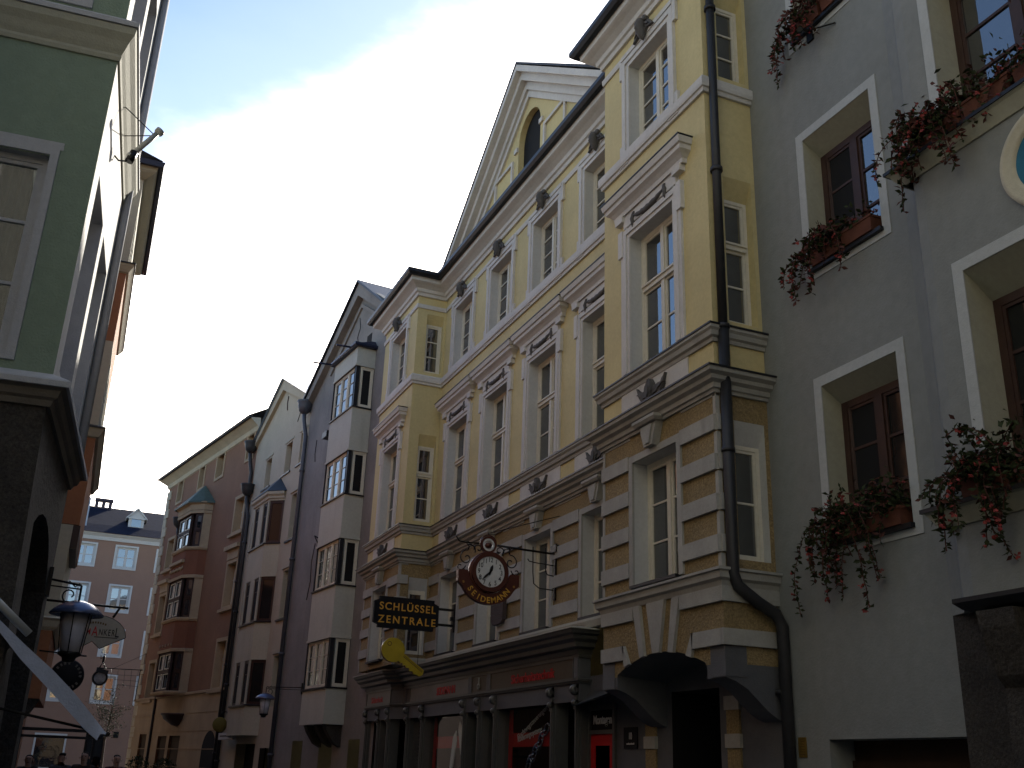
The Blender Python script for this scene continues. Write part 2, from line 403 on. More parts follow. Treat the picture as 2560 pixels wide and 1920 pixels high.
# ================================================================== YELLOW HOUSE (right side, with two shallow bays)
def yellow_house():
    H = thing('yellow_house', 'yellow town house with white stucco trim and two shallow bays, above the grey shop front', 'building', frame_right(8, 0, 0))
    A, B, C, D, DB = 10.45, 13.48, 23.93, 26.93, .8
    path = [(A,0),(A,DB),(B,DB),(B,0),(C,0),(C,DB),(D,DB),(D,0)]
    ax_r = [15.15, 17.6, 20.05, 22.5]
    # openings per segment, measured along it
    TOP = (11.22, 12.87, 1.24); MID = (7.3, 9.6, 1.28); LOW = (4.07, 5.87, 1.19)
    def hol(cs, spec): return [(c-spec[2]/2, c+spec[2]/2, spec[0], spec[1]) for c in cs]
    side = lambda s0: [(s0-.235, s0+.235, 11.3, 12.95), (s0-.235, s0+.235, 7.35, 9.6)]
    sidel = lambda s0: [(s0-.235, s0+.235, 4.15, 5.95)]
    segs = [((A,0),(A,DB),'s'),((A,DB),(B,DB),[1.515]),((B,DB),(B,0),None),((B,0),(C,0),[a-B for a in ax_r]),((C,0),(C,DB),'s'),((C,DB),(D,DB),[1.515]),((D,DB),(D,0),None)]
    up = MB(); lo = MB()
    for p0, p1, k in segs:
        hu = []; hl = []
        if k == 's': hu = side(.30); hl = sidel(.30)
        elif k: hu = hol(k, TOP)+hol(k, MID); hl = hol(k, LOW)
        up.wall(p0, p1, 6.3, 13.6, hu)
        lo.wall(p0, p1, 3.9, 6.3, hl)
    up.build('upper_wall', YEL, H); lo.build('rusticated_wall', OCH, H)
    # windows
    def surround_top():
        m = MB(); a = .62
        frame_rect(m, -a, a, 0, 1.65, .085, -.003, .035, False); frame_rect(m, -a-.085, a+.085, 0, 1.65+.085, .10, 0, .06, False)
        m.box(-a-.185, a+.185, 0, .075, 1.84, 1.93); m.box(-a-.27, -a-.185, 0, .055, 1.50, 1.9); m.box(a+.185, a+.27, 0, .055, 1.50, 1.9)
        m.box(-a-.185, a+.185, .0, .07, -.12, 0); m.box(-a-.27, -a-.0, 0, .06, -.25, -.12); m.box(a, a+.27, 0, .06, -.25, -.12); m.box(-a, a, 0, .045, -.2, -.12)
        m.box(-a-.27, -a-.185, 0, .05, -.12, .16); m.box(a+.185, a+.27, 0, .05, -.12, .16)
        return m
    def surround_mid():
        m = MB(); a = .64
        frame_rect(m, -a, a, 0, 2.3, .07, -.003, .03, False); frame_rect(m, -a-.07, a+.07, 0, 2.37, .09, 0, .055, False)
        m.box(-a-.24, -a-.16, 0, .04, 0, 2.2); m.box(a+.16, a+.24, 0, .04, 0, 2.2)
        m.box(-a-.29, -a-.16, 0, .07, 2.02, 2.48); m.box(a+.16, a+.29, 0, .07, 2.02, 2.48)
        # garland field with stepped frame
        m.box(-a-.16, a+.16, 0, .02, 2.46, 2.78)
        m.box(-a-.08, a+.08, .02, .045, 2.70, 2.73); m.box(-a-.08, -a-.05, .02, .045, 2.42, 2.70); m.box(a+.05, a+.08, .02, .045, 2.42, 2.70)
        return m
    def surround_low():
        m = MB(); a = .595
        m.box(-a-.10, -a, -.003, .035, 0, 1.80); m.box(a, a+.10, -.003, .035, 0, 1.80); m.box(-a-.10, a+.10, -.003, .035, 1.80, 1.90)
        return m
    s_t = MB(); s_t.box(-.62, .62, -.25, .05, 0, .012)
    s_m = MB(); s_m.box(-.64, .64, -.25, .02, 0, .012)
    s_l = MB(); s_l.box(-.60, .60, -.25, .09, -.03, .012)
    ST, SM, SL = surround_top(), surround_mid(), surround_low()
    ped = MB(); pw = 1.0
    pp = [(-pw,0),(-pw,.06),(pw,.06),(pw,0)]
    ped.sweep([(0,2.72),(.02,2.72),(.03,2.79),(.075,2.84),(.13,2.88),(.135,2.95),(.165,2.96),(.19,3.05),(.0,3.06)], pp)
    ped.box(-.78, .78, 0, .05, 2.50, 2.72)
    for s_ in (-1, 1): ped.box(s_*.86-.11, s_*.86+.11, .0, .10, 2.62, 2.74)
    PED = ped.mesh('pediment', WHT)
    cap = MB(); cap.sweep([(0,3.06),(.20,3.055),(.20,3.075),(0,3.10)], pp); CAP = cap.mesh('lead_flashing', LEAD)
    key = MB(); key.prism([(-.11,1.89),(.11,1.89),(.225,2.20),(-.225,2.20)], 0, .12); key.prism([(-.06,1.92),(.06,1.92),(.14,2.18),(-.14,2.18)], .12, .145)
    key.sweep([(0,2.20),(.04,2.21),(.07,2.25),(.07,2.29),(0,2.30)], [(-.235,0),(-.235,.13),(.235,.13),(.235,0)])
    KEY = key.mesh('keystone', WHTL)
    pan = MB(); pan.box(-.92, .92, -.003, .02, 6.60, 7.0); PAN = pan.mesh('frieze_panel', WHT)
    def bay_axis(x, y, full=True):
        w = window(H, T(x, y, TOP[0]), 1.24, 1.65, .17, key='yt', rows=(.25,.5,.75), sill=s_t, surround=ST)
        link('crest', CRST, w, T(0, .17+.07, 1.93))
        w = window(H, T(x, y, MID[0]), 1.28, 2.3, .19, key='ym', rows=(.5,), transom=.6, top_rows=(), sill=s_m, surround=SM, fw=.075)
        link('pediment', PED, w, T(0,.19,0)); link('flashing', CAP, w, T(0,.19,0)); link('garland', GARL, w, T(0, .19+.02, 2.60))
        link('frieze_panel', PAN, H, T(x, y, 0)); link('leaf_ornament', ACAN, H, T(x, y+.02, 6.61))
        w = window(H, T(x, y, LOW[0]), 1.19, 1.80, .22, key='yl', rows=(1/3,2/3), sill=s_l, surround=SL, smat=WHTL)
        link('keystone', KEY, w, T(0,.22,0))
    for a in ax_r: bay_axis(a, 0)
    bay_axis((A+B)/2, DB); bay_axis((C+D)/2, DB)
    for X in (A, C):
        mw = Matrix.Translation((X, .30, 0)) @ Matrix.Rotation(R(90), 4, 'Z')
        window(H, mw @ T(0,0,11.3), .47, 1.65, .14, key='yst', cols=1, rows=(1/3,2/3), rmat=YEL, drop=.24, fw=.055)
        window(H, mw @ T(0,0,7.35), .47, 2.25, .14, key='ysm', cols=1, rows=(.5,), transom=.62, rmat=YEL, drop=.28, fw=.055)
        window(H, mw @ T(0,0,4.15), .47, 1.80, .14, key='ysl', cols=1, rows=(.5,), rmat=WHT2, drop=.28, fw=.055)
    # white rustication bands (interrupted at the windows)
    q = MB()
    def bands(p0, p1, gaps):
        d, ang = off_path(p0, p1); L = (Vector(p1)-Vector(p0)).length; tf = T(p0[0], p0[1], 0, ang)
        xs = [0]+[g for gg in gaps for g in gg]+[L]
        for i in range(0, len(xs), 2):
            a, b = xs[i], xs[i+1]
            if b-a < .05: continue
            for k in range(4):
                z1 = 5.99-k*.52; q.box(a, b, -.01, .045, z1-.21, z1, 0, tf)
            # a thin white edge round every rough panel
            q.box(a, b, -.01, .012, 6.245, 6.275, 0, tf)
    for p0, p1, k in segs:
        if k == 's': bands(p0, p1, [(.02,.58)])
        elif k is None: bands(p0, p1, [])
        else: bands(p0, p1, [(c-.70, c+.70) for c in k])
    for X, Y in ((A,DB),(B,DB),(C,DB),(D,DB)):
        for k in range(5):
            z1 = 6.28-k*.52; s_ = 1 if X in (A, C) else -1
            q.box(X-.012 if s_ > 0 else X-.05, X+.05 if s_ > 0 else X+.012, Y-.05, Y+.012, z1-.31 if k else 5.99, z1)
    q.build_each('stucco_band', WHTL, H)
    # string courses
    c = MB()
    c.sweep([(0,10.93),(.04,10.93),(.05,10.99),(.075,11.0),(.085,11.05),(.085,11.15),(.05,11.19),(0,11.20)], path)
    c.build('top_string_course', WHT, H)
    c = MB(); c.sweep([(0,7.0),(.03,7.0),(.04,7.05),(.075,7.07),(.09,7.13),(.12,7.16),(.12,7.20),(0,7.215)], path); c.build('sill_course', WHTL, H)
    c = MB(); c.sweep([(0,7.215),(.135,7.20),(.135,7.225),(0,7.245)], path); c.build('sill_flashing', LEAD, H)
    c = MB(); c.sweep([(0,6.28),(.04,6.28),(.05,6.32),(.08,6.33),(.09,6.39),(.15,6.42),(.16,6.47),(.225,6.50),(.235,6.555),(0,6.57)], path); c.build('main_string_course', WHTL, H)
    c = MB(); c.sweep([(0,6.57),(.25,6.55),(.25,6.575),(0,6.60)], path); c.build('course_flashing', LEAD, H)
    c = MB(); c.sweep([(0,13.08),(.03,13.08),(.04,13.14),(.04,13.19),(0,13.20)], path)
    c.sweep([(0,13.42),(.05,13.42),(.07,13.50),(.11,13.52),(.13,13.60),(.22,13.66),(.30,13.70),(.33,13.72),(.34,13.84),(.38,13.86),(0,13.88)], path); c.build('eaves_cornice', WHT, H)
    c = MB(); c.sweep([(.30,13.86),(.36,13.82),(.44,13.82),(.49,13.88),(.49,13.97),(.46,13.97),(.45,13.90),(.30,13.98),(0,14.10)], path); c.build('gutter', LEAD, H)
    # roof
    r = MB(); ry = -6.2; rz = 17.2
    r.slab([(A-.0,-11),(A,0),(D,0),(D,-11)], 13.88, 13.95)
    r.add([(A,.1,14.0),(D,.1,14.0),(D,ry,rz),(A,ry,rz)], [(0,1,2,3)]); r.add([(A,-12,14.0),(D,-12,14.0),(D,ry,rz),(A,ry,rz)], [(0,1,2,3)])
    r.add([(A,.1,14.0),(A,ry,rz),(A,-12,14.0)], [(0,1,2)]); r.add([(D,.1,14.0),(D,ry,rz),(D,-12,14.0)], [(0,1,2)])
    for b0, b1 in ((A,B),(C,D)): r.add([(b0-.4,DB+.4,13.99),(b1+.4,DB+.4,13.99),((b0+b1)/2+.5,-1.0,14.75),((b0+b1)/2-.5,-1.0,14.75)], [(0,1,2,3)])
    r.build('roof', ROOF, H)
    b = MB(); b.wall((D,0),(D,-12),2.5,13.9); b.wall((D,-12),(A,-12),0,13.9); b.wall((A,-12),(A,0),0,13.9); b.build('rear_wall', YEL, H)
    # dormer gable over the recess
    gx = (A+D)/2; gb = 14.0; hw = 3.55; ap = 16.55
    g = MB(); t = MB()
    ow = .62; arch = [(gx+ow*math.cos(math.pi*i/12), 15.55+.62*math.sin(math.pi*i/12)) for i in range(13)]
    # tympanum face with arched opening: left and right halves
    t.poly([(gx-hw,0,gb),(gx-ow,0,gb),(gx-ow,0,15.55)]+[(x,0,z) for x, z in arch[::-1][1:7]]+[(gx,0,ap)])
    t.poly([(gx+hw,0,gb),(gx+ow,0,gb),(gx+ow,0,15.55)]+[(x,0,z) for x, z in arch[1:7]]+[(gx,0,ap)])
    for i in range(12): t.add([(arch[i][0],0,arch[i][1]),(arch[i+1][0],0,arch[i+1][1]),(arch[i+1][0],-.35,arch[i+1][1]),(arch[i][0],-.35,arch[i][1])], [(0,1,2,3)])
    for s_ in (-1,1): t.box(gx+s_*ow-.0005, gx+s_*ow+.0005, -.35, 0, gb, 15.55)
    t.build('gable_wall', YEL, H)
    d = MB(); d.box(gx-.75, gx+.75, -.24, -.14, gb, 16.3); d.build('attic_opening', DARK, H)
    for (o0, o1, y1) in ((0,.16,.06),(.16,.34,.12),(.34,.52,.26),(.52,.66,.40)):
        dz = lambda o: o*1.22
        g.prism([(gx-hw-o1*1.55,gb),(gx,ap+dz(o1)),(gx+hw+o1*1.55,gb),(gx+hw+o0*1.55,gb),(gx,ap+dz(o0)),(gx-hw-o0*1.55,gb)], -.05, y1)
    frame_rect(g, gx-1.9, gx-.95, 14.0, 15.2, .08, 0, .05, True); frame_rect(g, gx+.95, gx+1.9, 14.0, 15.2, .08, 0, .05, True)
    for s_ in (-1,1): g.box(gx+s_*(ow+.09)-.09, gx+s_*(ow+.09)+.09, 0, .05, 15.4, 15.52)
    g.build('gable_cornice', WHT, H)
    rr = MB(); top = ap+.66*1.22+.03; e = hw+1.1
    for s_ in (-1,1): rr.add([(gx,.415,top),(gx+s_*e,.415,gb),(gx+s_*e,-6,gb),(gx,-6,top)], [(0,1,2,3)]); rr.add([(gx,.415,top+.05),(gx+s_*(e+.03),.415,gb+.05),(gx+s_*(e+.03),-6,gb+.05),(gx,-6,top+.05)], [(0,1,2,3)]); rr.add([(gx,.415,top),(gx+s_*e,.415,gb),(gx+s_*(e+.03),.415,gb+.05),(gx,.415,top+.05)], [(0,1,2,3)])
    rr.build('dormer_roof', ROOF, H)
    # ------- right bay: arch zone between the bay and the door
    w = MB(); y = DB
    z0, z1 = 2.9, 3.83; cx = (A+B)/2; sp = 2.93; rise = .22; hw2 = 1.10
    pts = [(cx-hw2+2*hw2*i/14, sp+rise*(1-((i-7)/7)**2)) for i in range(15)]
    m = MB(); mo = MB()
    for i in range(14): mo.poly([(pts[i][0],y,pts[i][1]),(pts[i+1][0],y,pts[i+1][1]),(pts[i+1][0],y,z1),(pts[i][0],y,z1)])
    mo.poly([(A,y,z0),(pts[0][0],y,z0),(pts[0][0],y,z1),(A,y,z1)]); mo.poly([(pts[-1][0],y,z0),(B,y,z0),(B,y,z1),(pts[-1][0],y,z1)])
    for X in (A,B): mo.poly([(X,0,z0),(X,y,z0),(X,y,z1),(X,0,z1)])
    mo.build('arch_spandrel', OCH, H)
    for a_, b_ in ((-1,1),): pass
    # white voussoirs: splayed strips over the arch and L-shaped bands at the ends
    def vous(xb0, xb1, xt0, xt1): 
        f = lambda x: sp+rise*(1-((x-cx)/hw2)**2) if abs(x-cx) < hw2 else sp
        m.prism([(xb0,f(xb0)-.012),(xb1,f(xb1)-.012),(xt1,3.80),(xt0,3.80)], y-.01, y+.045)
    vous(cx-.085, cx+.085, cx-.23, cx+.23); vous(cx+.30, cx+.42, cx+.42, cx+.60); vous(cx-.42, cx-.30, cx-.60, cx-.42)
    for s_ in (-1,1):
        e = A if s_ < 0 else B
        def bx(xa, xb, za, zb): m.box(min(xa,xb), max(xa,xb), y-.01, y+.045, za, zb)
        bx(cx+s_*.60, e+s_*.0, 3.62, 3.80); bx(cx+s_*.86, e, 3.11, 3.30)
        m.prism([(cx+s_*.72,sp+rise*(1-(.72/hw2)**2)-.01),(cx+s_*.84,sp+rise*(1-(.84/hw2)**2)-.01),(cx+s_*.90,3.30),(cx+s_*.86,3.30)], y-.01, y+.045)
        if s_ < 0:
            m.box(A-.045, A+.01, 0, y+.045, 3.62, 3.80); m.box(A-.045, A+.01, 0, y+.045, 3.11, 3.30)
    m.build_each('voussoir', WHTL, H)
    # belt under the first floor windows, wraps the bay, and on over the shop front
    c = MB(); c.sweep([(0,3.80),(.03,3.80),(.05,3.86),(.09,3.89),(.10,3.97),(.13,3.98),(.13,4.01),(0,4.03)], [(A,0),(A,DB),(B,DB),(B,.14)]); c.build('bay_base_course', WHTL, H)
    # grey render underside: corbels curving back to the wall, and the shallow vault between them
    co = MB()
    prof = [(0,2.28),(.10,2.31),(.22,2.38),(.36,2.50),(.50,2.62),(.66,2.70),(y-.006,2.74),(y-.006,3.12),(0,3.12)]
    for x0, x1 in ((A+.003, cx-hw2-.02),(cx+hw2+.02, B-.003)):
        n = len(prof)
        co.add([(x0,yy,zz) for yy, zz in prof]+[(x1,yy,zz) for yy, zz in prof], [tuple(range(n)), tuple(range(2*n-1,n-1,-1))]+[(i,(i+1)%n,(i+1)%n+n,i+n) for i in range(n)])
    co.box(A-.006, A+.30, y-.3, y+.006, 2.75, 3.105); co.box(B-.34, B+.006, y-.3, y+.006, 2.75, 3.105)
    for i in range(14): co.poly([(pts[i][0],y,pts[i][1]),(pts[i+1][0],y,pts[i+1][1]),(pts[i+1][0],0,pts[i+1][1]-.06),(pts[i][0],0,pts[i][1]-.06)])
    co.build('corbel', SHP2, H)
    # ground floor wall under the bay with the doorway
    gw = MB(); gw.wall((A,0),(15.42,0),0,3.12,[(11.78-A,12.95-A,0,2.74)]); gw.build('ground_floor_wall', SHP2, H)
    dj = MB()
    for k in range(6):
        z1_ = 2.62-k*.46
        dj.box(13.34, 13.66, -.01, .05, z1_-.17, z1_); dj.box(11.30, 11.62, -.01, .05, z1_-.17, z1_)
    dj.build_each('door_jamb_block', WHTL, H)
    dj = MB()
    for k in range(6):
        z1_ = 2.45-k*.46
        dj.box(13.36, 13.64, -.01, .03, z1_-.29, z1_); dj.box(11.32, 11.60, -.01, .03, z1_-.29, z1_)
    dj.build_each('door_jamb_panel', OCH, H)
    dr = MB(); dr.box(11.78, 12.95, -1.6, -1.55, 0, 2.74); dr.add([(11.78,0,0),(11.78,-1.6,0),(11.78,-1.6,2.74),(11.78,0,2.74)],[(0,1,2,3)]); dr.add([(12.95,0,0),(12.95,-1.6,0),(12.95,-1.6,2.74),(12.95,0,2.74)],[(0,1,2,3)]); dr.add([(11.78,0,2.74),(12.95,0,2.74),(12.95,-1.6,2.74),(11.78,-1.6,2.74)],[(0,1,2,3)])
    dr.build('doorway', DARK, H)
    # downpipe at the right corner
    p = MB(); px = A-.09; py = .70
    p.tube([(px,py,13.9),(px,py,7.2)], .062, 12); p.tube([(px,py,7.2),(px,py,3.95),(px-.0,py-.06,3.80),(px-.03,py-.32,3.62),(px-.05,py-.56,3.50),(px-.06,py-.63,3.36),(px-.06,py-.63,.1)], .075, 12)
    for z in (12.4, 9.6, 7.2, 5.5, 2.6): p.lathe([(.06,-.03),(.088,-.03),(.088,.03),(.06,.03)], 12, tf=T(px, py if z > 3.6 else py-.63, z))
    p.build('downpipe', PIPE, H)
    # ---------------- shop front
    S = MB(); spath = [(15.42,.0),(15.42,.20),(24.75,.20),(25.05,.42),(27.25,.42),(27.25,0)]
    S.sweep([(0,3.46),(.05,3.46),(.06,3.53),(.16,3.56),(.17,3.63),(.24,3.68),(.25,3.73),(.30,3.76),(.32,3.82),(.0,3.86)], spath)
    S.sweep([(-.02,3.005),(.03,3.005),(.035,3.03),(.055,3.04),(.055,3.07),(-.02,3.08)], spath)
    S.sweep([(-.02,3.40),(.03,3.40),(.03,3.46),(-.02,3.46)], spath)
    S.build('fascia_moulding', SHP, H)
    S = MB(); S.sweep([(0,3.86),(.34,3.82),(.34,3.84),(0,3.90)], spath)
    S.sweep([(0,3.86),(.10,3.88),(.14,3.98),(.14,4.02),(0,4.04)], [(B,0),(C-.3,0),(C-.3,.42),(27.2,.42),(27.2,0)]); S.build('shop_roof_ledge', OFW, H)
    S = MB(); S.wall((15.42,.20),(24.75,.20),2.72,3.86); S.wall((24.75,.20),(25.05,.42),2.72,3.86); S.wall((25.05,.42),(27.25,.42),2.72,3.86); S.wall((27.25,.42),(27.25,0),2.72,3.86); S.wall((15.42,0),(15.42,.2),2.72,3.86)
    for x in (15.50, 19.28, 20.28, 24.60): S.box(x-.07, x+.07, .19, .235, 3.08, 3.40)
    S.build('fascia', SHP2, H)
    def panel(x0, x1, y_, m_, body=None, size=.17, sx=1., dx=0.):
        b_ = MB(); b_.box(x0, x1, y_, y_+.02, 3.09, 3.395); frame_rect(b_, x0, x1, 3.09, 3.395, .025, y_, y_+.035, True, 1); o = b_.build('sign_panel', [m_, SHP], H)
        if body: text(o, body, size, RLET, T((x0+x1)/2+dx, y_+.026, 3.145) @ FACE, sx, .004, .004)
        return o
    panel(15.62, 19.18, .20, PANELD, 'Sicherheitstechnik', .225, 1.12, -.15)
    panel(19.38, 20.18, .20, PANELD); panel(20.38, 24.2, .20, PANEL, 'SEIDEMANN', .225, .95, -.55); panel(25.08, 27.15, .42, PANEL, 'Sicherheit', .20, 1.25, .1)
    key_ = MB(); key_.lathe([(.035,-.01),(.06,-.01),(.06,.01),(.035,.01)], 12, tf=T(19.78,.24,3.19) @ Matrix.Rotation(R(90),4,'X')); key_.box(19.765,19.795,.225,.245,3.22,3.36); key_.build('key_emblem', ALU, H)
    # piers, scroll brackets, glazing
    P_ = MB(); Sc = MB()
    for x, yy in ((15.50,.19),(16.42,.19),(18.95,.19),(19.78,.19),(20.60,.19),(23.25,.19),(24.35,.19),(25.2,.40),(26.05,.40),(27.15,.40)):
        P_.mark(); Sc.mark()
        P_.box(x-.09, x+.09, yy-.25, yy-.02, 0, 2.72); P_.box(x-.055, x+.055, yy-.02, yy+.02, .1, 2.66); P_.box(x-.025, x+.025, yy+.02, yy+.04, .2, 2.6)
        for z, r_ in ((2.90,.085),(2.70,.05)): Sc.lathe([(r_*.4,-.05),(r_,-.05),(r_,.05),(r_*.4,.05)], 12, tf=T(x, yy+.05, z) @ Matrix.Rotation(R(90),4,'Y'))
        Sc.box(x-.05, x+.05, yy-.02, yy+.05, 2.60, 2.98)
    P_.build_each('shop_pier', SHP, H); Sc.build_each('scroll_bracket', SHP, H)
    G = MB()
    for a_, b_, yy in ((16.5,18.87,.02),(19.04,19.70,.02),(19.86,20.52,.02),(20.68,23.16,.02),(25.3,25.96,.22),(26.15,27.05,.22)): G.add([(a_,yy,.3),(b_,yy,.3),(b_,yy,2.72),(a_,yy,2.72)],[(0,1,2,3)])
    G.build('shop_glass', clear_glass('shop_glass_clear', 1.5), H)
    rp = MB(); bk = MB()
    for a_, b_, yy in ((16.5,18.87,-.06),(20.68,23.16,-.06),(26.15,27.05,.14),(25.3,25.96,.14)):
        for (u, v_) in ((a_, a_+.16),(b_-.16, b_)): rp.box(u, v_, yy-.02, yy, .3, 2.72)
        rp.box(a_+.16, b_-.16, yy-.02, yy, 2.06, 2.30)
    bk.box(15.45, 26.9, -.9, -.85, 0, 2.9); bk.box(15.45, 26.9, -.85, -.02, 2.85, 2.9); bk.box(26.85, 26.9, -.85, -.02, 0, 2.85); bk.box(15.5,16.35,-.3,-.25,0,2.84)
    rp.box(19.10, 19.66, -.08, -.06, .3, 2.3)
    rp.build('red_window_panel', REDP, H); bk.build('shop_interior', DARK, H)
    # display: steel chain, white key plates, slanting lettering
    ch = MB()
    for i in range(7):
        cx_, cz_ = 17.45-.075*i*1.6+.42, 1.75+.085*i*1.15
        tf = T(cx_, -.04, cz_) @ Matrix.Rotation(R(40),4,'Y') @ Matrix.Rotation(R(90*(i%2)),4,'X')
        ch.tube([(.13*math.cos(t*math.pi/8), 0, .07*math.sin(t*math.pi/8)) for t in range(17)], .018, 6, tf=tf)
    ch.build('steel_chain', CHN, H)
    kp = MB()
    for x_, z_, an in ((21.3,2.2,20),(21.75,2.0,-15),(26.5,2.2,-10),(19.35,2.15,5)):
        tf = T(x_, -.03 if x_ < 25 else .18, z_) @ Matrix.Rotation(R(an),4,'Y')
        kp.prism([(-.10,.25),(0,.42),(.12,.25),(.09,-.35),(.0,-.45),(-.08,-.32)], -.01, .01, tf=tf)
    kp.build('display_key', WLET, H)
    text(H, 'Fluchtwegsteuerungen', .15, WLET, T(17.75, -.035, 2.42) @ FACE @ Matrix.Rotation(R(-22),4,'Y'), 1., .002)
    text(H, 'Kodierungssysteme', .15, WLET, T(17.85, -.035, 2.22) @ FACE @ Matrix.Rotation(R(-9),4,'Y'), .9, .002)
    # scissor grille
    gr = MB()
    for i in range(-9, 12):
        for s_ in (-1,1):
            x0_ = 23.35+i*.1; pts_ = []
            for j in range(29):
                z_ = 2.70-j*.095; x_ = 23.38+.9*((i/10)%1 if i >= 0 else (i/10)%1)+s_*.0
                pts_.append(z_)
    for i in range(10):
        x_ = 23.38+i*.1
        gr.tube([(x_+(.05 if j % 2 else -.02), .06, 2.70-j*.12) for j in range(22)], .009, 4, caps=False)
        gr.tube([(x_+(-.02 if j % 2 else .05), .065, 2.70-j*.12) for j in range(22)], .009, 4, caps=False)
    gr.build('scissor_grille', SHP, H)
    gb_ = MB(); gb_.box(23.3,24.3,-.1,-.05,0,2.72); gb_.build('grille_backing', DARK, H)
    # side shop door with transom sign
    dd = MB(); frame_rect(dd, 14.60, 15.36, 0, 2.58, .07, -.02, .05, False); dd.box(14.60,15.36,-.02,.045,2.22,2.28); dd.build('door_frame', SHP, H)
    dt = MB(); dt.box(14.60,15.36,-.02,.012,2.28,2.58); o = dt.build('transom_sign', SGB, H)
    text(o, 'Montagen', .18, WLET, T(14.98,.014,2.375) @ FACE, .86, .003, .006)
    d2 = MB(); d2.box(14.60,14.74,-.02,.015,0,2.22); d2.box(15.22,15.36,-.02,.015,0,2.22); d2.box(14.74,15.22,-.02,.015,2.05,2.22); o = d2.build('door', REDP, H)
    d3 = MB(); d3.box(14.74,15.22,-.03,.0,0,2.05); d3.build('pane', DGL, o)
    # curved sheet canopy over that door
    cn = MB(); n = 8
    for xa, xb in ((13.52, 15.5),):
        pr = [(.0+.80*(i/n)**1.6*(1), 2.66+.30*(i/n)**.7) for i in range(n+1)]
        pr = [(.02,2.92),(.12,2.86),(.26,2.78),(.40,2.73),(.52,2.70)]
        k = len(pr)
        cn.add([(xb,yy*.55,zz-.06) for yy, zz in pr]+[(xa,yy*1.35,zz+.02) for yy, zz in pr], [(i,i+1,i+1+k,i+k) for i in range(k-1)], 0, True)
        cn.add([(xb,yy*.55,zz-.075) for yy, zz in pr]+[(xa,yy*1.35,zz+.005) for yy, zz in pr], [(i,i+1,i+1+k,i+k) for i in range(k-1)], 0, True)
    cn.build('door_canopy', SHP, H)
    return H
yellow_house()

pl = thing('number_plaque', 'small black house number plaque reading 10 beside the arched doorway', 'sign', frame_right(8, 0, 0) @ T(14.1, 0, 2.15))
b = MB(); b.box(-.2,.2,0,.018,-.15,.15); o = b.build('plate', SGB, pl); text(o, '10', .14, WLET, T(0,.019,-.02) @ FACE, .75, .002); m = MB()
for k in range(9): m.box(-.115+k*.026,-.098+k*.026,.018,.020,-.095,-.075+.006*(k%3 == 0))
m.build('writing', WLET, o)

